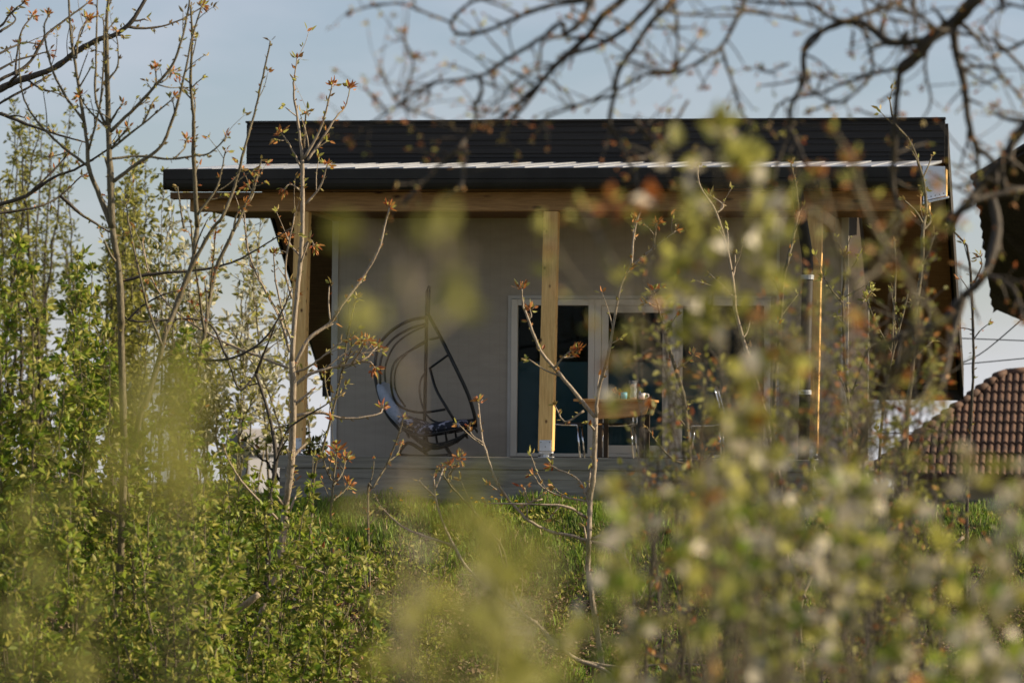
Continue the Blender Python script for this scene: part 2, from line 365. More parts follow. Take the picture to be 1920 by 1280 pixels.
b.build('gutter', darkmetal, house)
# bright flashing plate at the right end, with nail holes and a folded lip
xa, ya = -2.80, 50.93
pl = empty_mesh = MB(); pl.prism([(xa, 3.43), (xa+.30, 3.50), (xa+.285, 3.885), (xa-.01, 3.90)], 50.90, 50.915, 'y')
f = pl.build('end_flashing', whitesheet, house)
MB().prism([(xa+.0, 3.385), (xa+.34, 3.465), (xa+.34, 3.49), (xa, 3.415)], 50.84, 50.915, 'y').build('lip', whitesheet, f)
b = MB()
for i in range(5): b.tube([(xa+.05+i*.055, 50.893, 3.475+i*.013), (xa+.05+i*.055, 50.899, 3.475+i*.013)], .008, 6)
b.build('hole', black, f)
MB().box(-2.765, -2.72, 50.96, 51.3, 3.24, 3.40).build('rafter_end', wood, house)
MB().box(-2.76, -2.5, 51.0, 51.3, 3.50, 3.86).build('rafter_end', wood, house)
# riser: dark ribbed cladding above the porch
b = MB(); zz = 4.33; i = 0
while zz < 4.93:
    h = [.10, .06, .12, .08, .11, .09][i % 6]; ze = min(zz+h, 4.955)
    b.add([(XL-.02, 55.995-.02, zz), (XR, 55.995-.02, zz), (XR, 55.995, ze), (XL-.02, 55.995, ze), (XL-.02, 56.06, zz), (XR, 56.06, zz), (XR, 56.06, ze), (XL-.02, 56.06, ze)],
          [(0, 1, 2, 3), (4, 7, 6, 5), (0, 4, 5, 1), (3, 2, 6, 7), (1, 5, 6, 2), (0, 3, 7, 4)])
    zz = ze; i += 1
ribm = noisy('ribbed_cladding', (.016, .014, .012), (.030, .027, .023), (.3, 1, 30), 2, rough=.65, spec=.25)
b.build('ribbed_cladding', ribm, house)
MB().box(XL-.03, XR+.01, 55.94, 56.1, 4.957, 4.985).build('ridge_cap', darkmetal, house)
# rear roof slab falling away behind
def slab(x0, x1, ya, za, yb, zb, th): return [(x0, ya, za), (x1, ya, za), (x1, yb, zb), (x0, yb, zb), (x0, ya, za-th), (x1, ya, za-th), (x1, yb, zb-th), (x0, yb, zb-th)]
SF = [(0, 1, 2, 3), (7, 6, 5, 4), (0, 4, 5, 1), (1, 5, 6, 2), (2, 6, 7, 3), (3, 7, 4, 0)]
MB().add(slab(XL, XR, 56.1, 4.95, YE, 1.45, .22), SF).build('rear_roof', darkmetal, house)
MB().add(slab(XL+.05, XR-.05, 56.12, 4.70, YE-.05, 1.22, .09), SF).build('soffit', woodd, house)
bgm = noisy('barge_dark', (.03, .024, .018), (.05, .04, .03), (1, 6, 1), 4)
MB().add(slab(XR+.003, XR+.045, 56.05, 4.90, YE+.05, 1.46, .48), SF).build('barge_board', bgm, house)
MB().add(slab(XL-.035, XL-.003, 56.05, 4.92, YE+.05, 1.48, .26), SF).build('barge_board', bgm, house)
MB().box(XL, XR, YE-.02, YE+.06, .96, 1.30).build('rear_fascia', darkmetal, house)
# right side: soffit return seen dark beside the wall
# downpipe
b = MB(); pth = spline([(-4.47, 51.0, 3.62), (-4.46, 51.02, 3.45), (-4.40, 51.15, 3.05), (-4.36, 51.3, 2.72), (-4.355, 51.31, 2.5)], 4)
b.tube(pth, .075, 12); b.tube([(-4.355, 51.31, 2.52), (-4.40, 51.31, -.25)], .075, 12)
dp = b.build('downpipe', darkmetal, house, smooth=True)
for z in (2.44, .9): MB().lathe([(.078, -.03), (.088, -.03), (.088, .03), (.078, .03)], (-4.357-(2.5-z)*.016, 51.31, z), 14).build('collar', galv, dp)

# white board leaning at the plinth end
p0, p1, p2 = PY(1523, 866, 50.8), PY(1546, 926, 50.7), PY(1524, 926, 50.7)
b = MB(); vs = [p0, p1, p2]; vs2 = [v+np.array([0, .05, 0]) for v in vs]
b.add(vs+vs2, [(0, 2, 1), (3, 4, 5), (0, 1, 4, 3), (1, 2, 5, 4), (2, 0, 3, 5)])
tag(b.build('offcut_board', noisy('pale_board', (.55, .50, .42), (.66, .6, .5), rough=.7)), 'pale triangular offcut board leaning on the plinth below the downpipe', 'board')

# ------------------------------------------------------------------ hanging egg chair
steel = noisy('black_steel', (.012, .011, .010), (.02, .02, .018), rough=.4)
ch = empty('swing_chair', (-9.82, 52.9, 0), 'black steel hanging egg chair with pale blue cushions on the porch', 'swing chair')
Yc = 52.9
def C(px, py, dy=0): return PY(px, py, Yc+dy)
def curve(mb, pts, r, n=6, k=7): mb.tube(spline([C(*p) for p in pts], n), r*1.25, k)
b = MB(); curve(b, [(801, 545, .12), (800, 590, .15), (799, 650, .25), (797, 740, .35), (795, 846, .4)], .021); curve(b, [(801, 545, .12), (804, 537, .05), (806, 546, 0), (804, 592, 0)], .012)
b.build('pole', steel, ch, smooth=True)
b = MB(); curve(b, [(795, 846, .4), (765, 830, .2), (745, 852, -.1)], .022); curve(b, [(795, 846, .4), (828, 832, .2), (846, 853, -.1)], .022); curve(b, [(795, 846, .4), (800, 852, 1.0)], .022)
curve(b, [(745, 852, -.1), (795, 856, .9), (846, 853, -.1)], .022)
b.build('base', steel, ch, smooth=True)
b = MB()
curve(b, [(803, 590, 0), (825, 630, -.2), (850, 680, -.3), (876, 735, -.3), (889, 775, -.25), (892, 800, -.15)], .021)
curve(b, [(800, 594, 0), (765, 602, .1), (728, 625, .2), (708, 655, .2), (703, 700, .15), (712, 745, .1), (728, 780, .05), (750, 806, 0)], .019)
curve(b, [(800, 606, 0), (765, 618, -.1), (732, 640, -.2), (714, 675, -.3), (713, 720, -.35)], .014)
curve(b, [(800, 610, 0), (768, 625, .3), (738, 650, .45), (722, 690, .5), (724, 730, .45)], .012)
curve(b, [(801, 640, 0), (765, 660, -.2), (740, 680, -.3), (733, 710, -.35), (738, 745, -.3), (756, 765, -.2), (790, 773, -.1), (835, 767, -.1)], .014)
curve(b, [(801, 636, 0), (772, 655, .2), (748, 680, .3), (740, 705, .35), (743, 735, .3), (760, 762, .2)], .011)
curve(b, [(806, 636, 0), (825, 632, -.2)], .014); curve(b, [(806, 690, 0), (842, 664, -.28)], .014)
curve(b, [(806, 690, 0), (818, 730, -.2), (838, 765, -.3), (855, 792, -.25)], .016)
curve(b, [(800, 694, 0), (788, 715, -.1), (788, 745, -.15), (798, 775, -.2), (815, 790, -.2), (845, 794, -.2)], .011)
curve(b, [(876, 788, -.2), (891, 786, -.2)], .014)
b.build('frame', steel, ch, smooth=True)
# woven seat bowl
b = MB()
for i in range(9):
    t = i/8
    a0 = C(752+10*t, 803+4*t, .45-.9*t); a1 = C(800+8*t, 818+22*math.sin(math.pi*min(1, t*.6+.2)), .5-1.0*t); a2 = C(850, 812+20*math.sin(math.pi*min(1, t*.6+.2)), .5-1.0*t); a3 = C(893, 798+2*t, .4-.85*t)
    b.tube(spline([a0, a1, a2, a3], 6), .013, 6)
for i in range(8):
    t = i/7; x = 760+t*128; yb = 806+32*math.sin(math.pi*(.12+.8*t))**.8-6*t
    b.tube(spline([C(x, 803-3*t, .5), C(x+4, yb-4, .3), C(x+7, yb, 0), C(x+6, yb-5, -.3), C(x, 803-3*t, -.5)], 4), .010, 5)
b.tube(spline([C(752, 802, .1), C(790, 812, .5), C(850, 800, .5), C(893, 796, .1), C(850, 805, -.5), C(790, 816, -.5), C(752, 802, .1)], 6), .018, 6)
b.build('seat_basket', steel, ch, smooth=True)
fabric = noisy('fabric_blue', (.30, .36, .44), (.42, .46, .56), (1, 1, 1), 30, rough=.95)
printm = noisy('fabric_leafprint', (.025, .028, .04), (.38, .38, .46), (1, 1, 1), 9, detail=3, rough=.95, lo=.52, hi=.57)
def cushion(name, cpt, ax, bx, cx, m):
    bm = MB(); n, k = 10, 18; vs = []
    for i in range(n+1):
        ph = -math.pi/2+math.pi*i/n
        for j in range(k):
            th = 2*math.pi*j/k
            f = lambda v, e: math.copysign(abs(v)**e, v)
            u, v, q = f(math.cos(ph), .6)*f(math.cos(th), .6), f(math.cos(ph), .6)*f(math.sin(th), .6), f(math.sin(ph), .8)
            vs.append(cpt+ax*u+bx*v+cx*q*(1+.10*math.sin(3*th)))
    fs = [(i*k+j, i*k+(j+1) % k, (i+1)*k+(j+1) % k, (i+1)*k+j) for i in range(n) for j in range(k)]
    bm.add(vs, fs); return bm.build(name, m, ch, smooth=True)
A = lambda *v: np.array(v, float)
cushion('seat_cushion', C(832, 802), A(.42, 0, .07), A(0, .40, 0), A(-.01, 0, .085), printm)
cushion('seat_cushion', C(776, 794), A(.22, 0, -.06), A(0, .36, 0), A(.01, 0, .08), printm)
cushion('back_cushion', C(736, 757), A(.17, 0, -.30), A(0, .34, 0), A(.085, 0, .05), fabric)

# ------------------------------------------------------------------ table, chairs, tableware
tabw = noisy('table_oak', (.34, .17, .055), (.50, .28, .10), (1.2, 10, 10), 3, rough=.45)
Yt = 52.75
tb = empty('table', (-7.1, Yt, 0), 'brown wooden porch table holding a blue cup and a mug', 'table')
MB().box(-7.66, -6.58, Yt-.42, Yt+.45, .775, .81).build('tabletop', tabw, tb, bevel=.006)
b = MB(); b.prism([(-7.52, .773), (-6.60, .773), (-6.66, .60), (-7.34, .53)], Yt-.36, Yt-.33, 'y'); b.build('apron', tabw, tb)
MB().prism([(-7.52, .773), (-6.60, .773), (-6.66, .60), (-7.34, .53)], Yt+.36, Yt+.39, 'y').build('apron', tabw, tb)
for x in (-7.3, -6.72):
    for y in (Yt-.3, Yt+.3): MB().box(x-.03, x+.03, y-.03, y+.03, .003, .772).build('leg', noisy('leg_dark', (.03, .02, .012), (.05, .035, .02)), tb)
blue = mat('blue_glaze', (.10, .48, .72), .25); whiteg = mat('white_glaze', (.75, .72, .70), .2); cl = glassmat(); cl.name = 'clear_glass'
cx = PY(1170, 745, Yt-.2)[0]
b = MB(); b.lathe([(0, 0), (.040, 0), (.048, .095), (.044, .095), (.037, .008), (0, .008)], (cx, Yt-.2, .811), 20)
tag(b.build('cup', blue, smooth=True), 'light blue cup on the porch table', 'cup')
cx = PY(1187, 740, Yt-.1)[0]
b = MB(); b.lathe([(0, 0), (.05, 0), (.052, .05), (.04, .09), (.045, .14), (.062, .26), (.058, .26), (.04, .14), (.036, .09), (.047, .05), (.045, .008), (0, .008)], (cx, Yt-.1, .811), 22)
cg = mat('vase_glass', (.75, .78, .82), .05); cg.node_tree.nodes['Principled BSDF'].inputs['Transmission Weight'].default_value = .85
tag(b.build('vase', cg, smooth=True), 'clear flared glass vase behind the blue cup on the table', 'vase')
cx = PY(1203, 748, Yt-.25)[0]
b = MB(); b.lathe([(0, 0), (.045, 0), (.056, .085), (.051, .085), (.042, .008), (0, .008)], (cx, Yt-.25, .811), 20)
b.tube(spline([(cx+.05, Yt-.25, .885), (cx+.09, Yt-.25, .88), (cx+.095, Yt-.25, .845), (cx+.048, Yt-.25, .825)], 5), .008, 6)
tag(b.build('mug', whiteg, smooth=True), 'white mug with a handle at the right of the blue cup', 'mug')
pot = PY(1156, 745, Yt)
pp = empty('potted_herb', (pot[0], Yt, .811), 'small potted plant with reddish leaves on the table', 'potted plant')
MB().lathe([(0, 0), (.04, 0), (.055, .08), (.048, .08), (0, .06)], (pot[0], Yt, .811), 14).build('pot', noisy('pot_dark', (.05, .04, .035), (.08, .06, .05)), pp)
lv = Leaves(); n = 60; dd = sph(n, RNG); dd[:, 2] = abs(dd[:, 2]); lv.add(A(pot[0], Yt, .88)+dd*.04, dd, .07, .03, RNG.integers(0, 2, n)); lv.build('leaves', [M['leafo'], M['red']], pp)
chrome = mat('chrome', (.75, .77, .80), .12, 1.0); seatm = noisy('black_leather', (.012, .012, .012), (.022, .02, .02), rough=.45)
CHL = ['black cantilever chair with chrome legs behind the middle porch post', 'black chair with chrome legs at the right end of the porch table', 'black chair with chrome legs on the far side of the porch table']
def porch_chair(x, y, s, tilt, label):
    t = empty('porch_chair', (x, y, 0), label, 'chair', 'chairs around the porch table')
    MB().box(x-.22, x+.22, y-.22, y+.22, .44, .49).build('seat', seatm, t, bevel=.015)
    bx = x-s*.22
    b = MB(); b.prism([(bx-s*.0, .52), (bx+s*.035, .52), (bx-s*tilt+s*.03, 1.0), (bx-s*tilt, 1.01)], y-.2, y+.2, 'y'); b.build('backrest', seatm, t, bevel=.008)
    for sx in (-1, 1):
        for sy in (-1, 1):
            MB().tube([(x+sx*.19, y+sy*.2, .44), (x+sx*.235, y+sy*.215, .0)], .013, 8).build('leg', chrome, t, smooth=True)
    b = MB()
    for sy in (-1, 1): b.tube(spline([(x+s*.2, y+sy*.21, .45), (bx+s*.03, y+sy*.21, .47), (bx, y+sy*.21, .6), (bx-s*tilt, y+sy*.21, 1.0)], 4), .012, 8)
    b.build('side_tube', chrome, t, smooth=True)
porch_chair(PY(1060, 800, 52.7)[0], 52.75, 1, .12, CHL[0])
porch_chair(PY(1325, 800, 52.7)[0], 52.7, -1, -.10, CHL[1])
porch_chair(PY(1160, 800, 53.4)[0], 53.45, -1, .05, CHL[2])

# ------------------------------------------------------------------ terracotta roof house at right
tile = noisy('terracotta', (.05, .028, .018), (.135, .070, .042), (1, 1, 1), 5, detail=8, rough=.8, bump=.3)
YT = 75.0
hp = PY(1885, 703, YT+2.0); hb = PY(1622, 893, YT-1.6); rr = PY(2100, 700, YT+2.0); eb = PY(2150, 925, YT-1.6)
th = empty('tiled_house', (hp[0]+1, YT+3, gz1(0, YT)), 'house with a terracotta tiled hip roof beside the porch house', 'house')
b = MB()
# front roof face between the hip (left) and far right, as rolled tiles in courses
rows = 10; colw = .135
O = hp; down = (hb-hp); 
dz = (eb[2]-rr[2]); dyy = (eb[1]-rr[1])
for r in range(rows):
    t0, t1 = r/rows, (r+1)/rows+.012
    z0 = hp[2]+(hb[2]-hp[2])*t0+.0; z1 = hp[2]+(hb[2]-hp[2])*t1; y0 = hp[1]+(hb[1]-hp[1])*t0; y1 = hp[1]+(hb[1]-hp[1])*t1
    xl = hp[0]+(hb[0]-hp[0])*(t0+t1)/2; c = math.floor(xl/colw)*colw; vs = []; fs = []; k = 0
    while c < rr[0]+1.5:
        for j in range(6):
            a = j/6; h = .075*math.sin(math.pi*a)**.7 if a > 0 else 0
            xx = max(c+a*colw, xl)
            vs += [(xx, y0-.02, z0+h), (xx, y1-.02-.03, z1+h+.045)]
        c += colw
    nn = len(vs)//2
    fs = [(2*i, 2*i+2, 2*i+3, 2*i+1) for i in range(nn-1)]
    # visible butt end of each course
    base = len(vs); vs += [(vs[2*i+1][0], vs[2*i+1][1]+.01, z1-.02) for i in range(nn)]
    fs += [(2*i+1, 2*i+3, base+i+1, base+i) for i in range(nn-1)]
    b.add(vs, fs)
b.build('roof', tile, th)
b = MB(); n = 16
for i in range(n):
    p = hp+(hb-hp)*(i/n); q = hp+(hb-hp)*((i+1.12)/n); b.tube([p+A(0, -.02, .05), q+A(0, -.05, .09)], [.07, .10], 12)
for i in range(9):
    p = hp+A(i*.4, 0, .05); q = hp+A((i+1.12)*.4, 0, .07); b.tube([p, q], [.075, .10], 12)
b.build('ridge_caps', tile, th, smooth=True)
bz = gz1(0, YT)
b = MB(); b.add([hp, hb, A(hb[0], YT+6, hb[2]), A(hp[0], hp[1]+.1, hp[2])], [(0, 1, 2), (0, 2, 3)]); b.add([hp, rr+A(2, 0, 0), A(rr[0]+2, YT+6, hb[2]), A(hb[0], YT+6, hb[2])], [(0, 1, 2, 3)])
b.build('back_roof', tile, th)
MB().box(hb[0]+.5, rr[0]+1, YT-1, YT+5.5, bz-.3, hb[2]-.02).build('wall', noisy('render_ochre', (.4, .34, .26), (.48, .42, .33)), th)

# ------------------------------------------------------------------ shingled shed roof corner at far right
shin = noisy('shingle_dark', (.018, .015, .012), (.05, .038, .026), (3, 3, 3), 6, rough=.9, bump=.5)
pA, pB, pC, pDd = PD(1826, 345, 62), PD(2060, 205, 59), PD(2090, 560, 68), PD(1860, 588, 69)
sh = empty('shed', (pB[0]+.5, pB[1]+3, gz1(pB[0], pB[1]+3)), 'dark shed whose ragged shingled eave juts into the sky at right', 'shed')
b = MB(); edge = []; rg = random.Random(3)
ns = 26
left = []
for i in range(ns+1):
    t = i/ns; p = pA+(pDd-pA)*t; left.append(p+A(rg.uniform(-.03, .02)+(.04 if i % 2 else 0), 0, rg.uniform(-.01, .01)))
bot = []
for i in range(1, 22):
    t = i/21; p = pDd+(pC-pDd)*t; dzv = .12*math.sin(t*16)+rg.uniform(-.04, .04); bot.append(p+A(0, 0, dzv-.12*min(1, t*6)))
poly = left+bot+[pB]
th_ = A(.02, 0, .14); n = len(poly)
b.add(poly+[p+th_ for p in poly], [tuple(range(n)), tuple(reversed(range(n, 2*n)))]+[(i, i+n, (i+1) % n+n, (i+1) % n) for i in range(n)])
b.build('roof', shin, sh)
MB().tube([pA+A(-.02, 0, .10), pB+A(-.02, 0, .10)], .05, 6).build('fascia', shin, sh)
g0 = gz1(pB[0], pB[1]+3)
MB().box(pB[0]+.35, pB[0]+3, pB[1]+1.5, pB[1]+7, g0-.3, pC[2]-.3).build('wall', noisy('shed_boards', (.06, .04, .025), (.10, .07, .045), (1, 1, 8), 4), sh)

# ------------------------------------------------------------------ far white house at left and wires
wh = empty('far_house', tuple(PD(440, 900, 150)), 'small white house far off, glimpsed low between the trunks at left', 'house')
q0, q1 = PD(425, 850, 150), PD(468, 850, 150); zg = gz1(q0[0], q0[1])
MB().box(q0[0], q1[0], q0[1], q0[1]+6, zg-.5, q0[2]).build('wall', mat('white_render', (.22, .22, .24), .8), wh)
MB().prism([(q0[0]-.3, q0[2]), (q1[0]+.3, q0[2]), ((q0[0]+q1[0])/2, q0[2]+1.0)], q0[1]-.3, q0[1]+6.3, 'y').build('roof', mat('slate_grey', (.16, .15, .15), .8), wh)
wm = mat('wire_black', (.02, .02, .02), .6)
WR_ = [([(1800, 634, 70), (1960, 640, 70)], 'upper level wire to the right of the roof, nearly horizontal'),
       ([(1800, 682, 70), (1850, 655, 66), (1960, 560, 60)], 'wire rising steeply to the right past the shed eave'),
       ([(1800, 683, 70), (1960, 668, 68)], 'lower wire just above the tiled ridge at right'),
       ([(1625, 813, 72), (1745, 810, 72)], 'lowest wire crossing the pale gap under the rear eave'),
       ([(1625, 750, 72), (1700, 746, 72), (1800, 740, 72)], 'wire close below the rear eave of the dark roof'),
       ([(-20, 596, 90), (300, 601, 90), (545, 604, 90)], 'long wire running level behind the trees at left')]
for pts, lab in WR_:
    b = MB(); b.tube(spline([PD(*p) for p in pts], 5), .011, 5); tag(b.build('power_wire', wm), lab, 'wire', 'wires strung across the sky')

# ================================================================== vegetation
def ground_under(p, dx=0): return A(p[0]+dx, p[1], gz1(p[0]+dx, p[1])-.08)
def twiglets(mb, lv, pts, rad, rng, leafk, size, spacing, px, budfrac=1.0, side=0.0, sidelen=3):
    """buds, small leaf pairs and side twigs along one branch"""
    seg = np.linalg.norm(np.diff(pts, axis=0), axis=1); tot = seg.sum(); cum = np.concatenate([[0], np.cumsum(seg)])
    s = tot*.12
    while s < tot:
        i = min(np.searchsorted(cum, s)-1, len(seg)-1); i = max(i, 0); t = (s-cum[i])/(seg[i]+1e-9)
        p = pts[i]*(1-t)+pts[i+1]*t; tan = unit(pts[i+1]-pts[i]); r = rad[i]
        d = unit(tan*rng.uniform(.5, 1.2)+sph(1, rng)[0]*.9)
        if rng.random() < side:
            ln = rng.uniform(6, 22)*px*sidelen; e = p+d*ln+A(0, 0, ln*.25); m = (p+e)/2+sph(1, rng)[0]*ln*.08
            mb.tube(spline([p, m, e], 3), [r*.45]*3+[r*.35]*3+[r*.2], 4)
            n = rng.integers(2, 6); lv.add(e+sph(n, rng)*size*.3, d+sph(n, rng)*.8, size*rng.uniform(.6, 1.2, n), size*.4, rng.choice(leafk, n))
            for _ in range(2):
                q = p+(e-p)*rng.uniform(.3, .9); lv.add(q, sph(1, rng)+d, size*.5, size*.2, rng.choice(leafk))
        else:
            lv.add(p+d*r, d, size*rng.uniform(.35, .75), size*.22, 2 if rng.random() < budfrac else rng.choice(leafk))
            if rng.random() < .35:
                lv.add(p+d*r, d+sph(2, rng)*.7, size*rng.uniform(.5, .9, 2), size*.3, rng.choice(leafk, 2))
        s += spacing*rng.uniform(.5, 1.5)
def traced(name, label, cat, d, branches, seed, bark='bark', size=8, spacing=13, group=None, root=True, side=.13, greens=('leafy', 'red', 'bud'), mix=(0, 0, 1), wander=.25, k=6, rootpt=None, tipn=9, sidelen=3, lw=.36, rm=1.2):
    """plant whose branches were measured in the photograph; every branch gets its own distance and joins its parent"""
    rng = np.random.default_rng(seed); px = d/F; size = size*px*(1.5 if d > 30 else 1.2); r_mul = rm; spacing = spacing*px
    mb = MB(); lv = Leaves(); known = []
    for bi, br in enumerate(branches):
        r0, r1, pts = br[0], br[1], br[2]; tip = br[3] if len(br) > 3 else 'm'
        dd = d
        for (kx, ky, kd) in known:
            if abs(kx-pts[0][0]) < 13 and abs(ky-pts[0][1]) < 13: dd = kd; break
        drift = rng.normal(0, wander)
        P3 = []
        n = len(pts)
        for i, (x, y) in enumerate(pts):
            di = dd+drift*(i/max(1, n-1))+(rng.normal(0, wander*.12) if i else 0)
            P3.append(PD(x, y, di)); known.append((x, y, di))
        rr = [r0, r1]
        if root and bi == 0:
            g = ground_under(P3[0], rng.uniform(-.15, .15))
            if g[2] < P3[0][2]-.05:
                m = (g+P3[0])/2+A(rng.normal(0, .06), 0, 0); P3 = [g, m]+P3
        if rootpt is not None and bi == 0: P3 = [np.array(q, float) for q in rootpt]+P3
        S = np.array(spline(P3, 5)); S[1:-1] += rng.normal(0, .35*px, S[1:-1].shape)
        rad = np.linspace(rr[0], rr[1], len(S))*px*r_mul*(1+.07*rng.normal(size=len(S)))
        mb.tube(list(S), list(rad), k)
        twiglets(mb, lv, S, rad, rng, list(mix), size, spacing, px, .7, side, sidelen)
        if tip:
            e = S[-1]; t = unit(S[-1]-S[-2]); n = {'m': tipn, 'R': tipn*2, 'G': int(tipn*1.6), 's': 3}[tip]
            kk = {'m': [0, 1, 1, 2], 'R': [1, 1, 1, 0], 'G': [0, 0, 0, 2], 's': [2]}[tip]
            D = unit(t+sph(n, rng)*1.0); st = rng.uniform(0, 1, (n, 1))*size*(.9 if tip != 's' else .3)
            lv.add(e+D*st*.8-t*st*.3, D+A(0, 0, -.15), size*rng.uniform(.55, 1.15, n), size*lw, rng.choice(kk, n))
            for _ in range(n//3): 
                q = e+D[_]*st[_]; mb.tube([e-t*size*.3, q], r1*px*.45, 3)
    b0 = ground_under(PD(*branches[0][2][0], d)) if rootpt is None else np.array(rootpt[0])
    t = empty(name, tuple(b0), label, cat, group)
    mb.build('trunk', M[bark], t, smooth=True)
    lv.build('crown', [M[g] for g in greens], t, rng=rng)
    return t
def bush(name, label, cat, d, base, targets, seed, nstem=8, leaf=9, twig=60, tgap=16, lgap=7, greens=('leaf', 'leafy', 'leafo'), probs=(.5, .3, .2), group=None, bark='bark', r0=3, depth=.8, droop=0., per=3, start=.25, blossom=0, twr=.8, k=5, bases=None, stems=None, zone=None, part='crown', wid=.5):
    """shrub: stems from the ground to the targets, side twigs, leaves at every node. lengths in photograph pixels at distance d"""
    rng = np.random.default_rng(seed); px = d/F; mb = MB(); lv = Leaves(); pr = np.array(probs)/sum(probs)
    bw = PD(base[0], base[1], d); g = A(bw[0], bw[1], gz1(bw[0], bw[1]))
    for si in range(nstem):
        tx, ty, sx, sy = targets[si % len(targets)]
        dt = d+rng.uniform(-depth, depth)
        e = PD(tx+rng.uniform(-sx, sx), ty+rng.uniform(-sy, sy), dt)
        s0 = A(g[0]+(rng.uniform(-.35, .35)*depth)+(e[0]-g[0])*.25, g[1]+rng.uniform(-.3, .3)*depth, 0); s0[2] = gz1(s0[0], s0[1])-.05
        mid = s0+(e-s0)*.5; mid[0] = s0[0]+(e[0]-s0[0])*rng.uniform(.25, .5); mid[2] += abs(e[2]-s0[2])*.06
        S = np.array(spline([s0, mid, e], 9)); S[1:-1] += rng.normal(0, 2*px, S[1:-1].shape)
        rad = np.linspace(r0, .7, len(S))*px*rng.uniform(.7, 1.2); mb.tube(list(S), list(rad), k)
        seg = np.linalg.norm(np.diff(S, axis=0), axis=1); cum = np.concatenate([[0], np.cumsum(seg)]); tot = cum[-1]
        start_ = start if zone is None else max(.1, 1-zone*px*rng.uniform(.6, 1.2)/tot)
        s = tot*start_
        while s < tot:
            i = max(0, min(np.searchsorted(cum, s)-1, len(seg)-1)); t = (s-cum[i])/(seg[i]+1e-9)
            p = S[i]*(1-t)+S[i+1]*t; tan = unit(S[i+1]-S[i]); fr = 1-(s/tot-start_)/(1-start_)
            dr = unit(tan*.6+sph(1, rng)[0]*1.0+A(0, 0, .15)); ln = twig*px*rng.uniform(.35, 1.1)*(.35+.65*fr)
            q = p+dr*ln+A(0, 0, -droop*ln); m = (p+q)/2+sph(1, rng)[0]*ln*.08+A(0, 0, droop*ln*.2)
            T = np.array(spline([p, m, q], 3)); mb.tube(list(T), [twr*px*.9]*4+[twr*px*.5]*(len(T)-4), 4, cap=False)
            nn = max(2, int(ln/(lgap*px)))
            u = rng.uniform(.15, 1, nn); idx = (u*(len(T)-1)).astype(int); fr_ = (u*(len(T)-1)-idx)[:, None]
            c = T[idx]*(1-fr_)+T[np.minimum(idx+1, len(T)-1)]*fr_
            c = np.repeat(c, per, 0); D = unit(dr+sph(len(c), rng)*1.1+A(0, 0, -droop))
            mi = rng.choice(len(greens), len(c), p=pr)
            sz = leaf*px*rng.uniform(.55, 1.25, len(c))
            lv.add(c+D*sz[:, None]*.3, D, sz, sz*wid, mi)
            s += tgap*px*rng.uniform(.5, 1.5)
        n = per*3; D = unit(unit(S[-1]-S[-2])+sph(n, rng)*.8); lv.add(np.repeat(S[-1:], n, 0), D, leaf*px*rng.uniform(.5, 1.1, n), leaf*px*.45, rng.choice(len(greens), n, p=pr))
    t = empty(name, tuple(g), label, cat, group)
    mb.build('stems' if part == 'crown' else 'trunk', M[bark], t, smooth=True)
    lv.build('foliage' if part == 'crown' else 'crown', [M[q] for q in greens], t, rng=rng)
    return t

# ---- bare saplings in the middle distance (about in focus)
traced('sapling', 'tall forking sapling, its pale trunk the stoutest at left, twigs tipped with rusty leaves', 'sapling', 38, [
 (6.3, 5, [(232, 900), (230, 760), (227, 627), (227, 593), (223, 510), (210, 427)], ''),
 (6, 2, [(210, 427), (207, 333), (203, 233), (200, 100), (200, 33), (207, -30)], ''),
 (4.5, 1.5, [(210, 427), (187, 367), (167, 317), (163, 267), (153, 200), (143, 133), (133, 67), (127, -30)], ''),
 (3, 1.2, [(207, 247), (253, 203), (290, 163), (320, 127), (337, 87), (353, 20), (357, -20)], ''),
 (3.5, 1.2, [(213, 340), (253, 310), (300, 277), (320, 233), (340, 167), (360, 73), (378, 12)], 'm'),
 (2.5, 1.2, [(203, 247), (180, 187), (180, 110), (183, -20)], ''),
 (2.2, 1, [(207, 280), (267, 233), (327, 183)], 'm'), (1.8, .8, [(267, 233), (283, 200), (286, 192)], 'm'),
 (2.2, 1, [(207, 298), (260, 293), (320, 298), (360, 293), (393, 287), (420, 263), (424, 255)], 'm'), (1.5, .8, [(328, 296), (345, 280), (350, 262)], 'R'),
 (2.5, 1, [(157, 227), (123, 180), (97, 127), (83, 60), (90, 27)], 'R'),
 (2.5, 1, [(167, 313), (127, 283), (83, 243), (50, 197), (37, 147), (37, 83)], 'm'),
 (2, 1, [(200, 240), (165, 205), (150, 180)], 'R'), (2, .8, [(203, 150), (222, 120), (218, 60)], 'm'),
 (2, .8, [(167, 280), (190, 180), (195, 50), (185, 30)], 'm'), (1.8, .8, [(143, 110), (150, 60), (165, 40)], 'R'),
 (1.8, .8, [(290, 163), (293, 148), (291, 130)], 'R'), (1.6, .8, [(290, 160), (310, 150), (322, 137)], 'R'),
 (2, .8, [(207, 230), (222, 205), (230, 195)], 'm'), (2, .8, [(213, 270), (232, 250), (240, 240)], 'm'),
 ], 11, bark='bark', size=9, spacing=13, mix=(0, 2, 2))
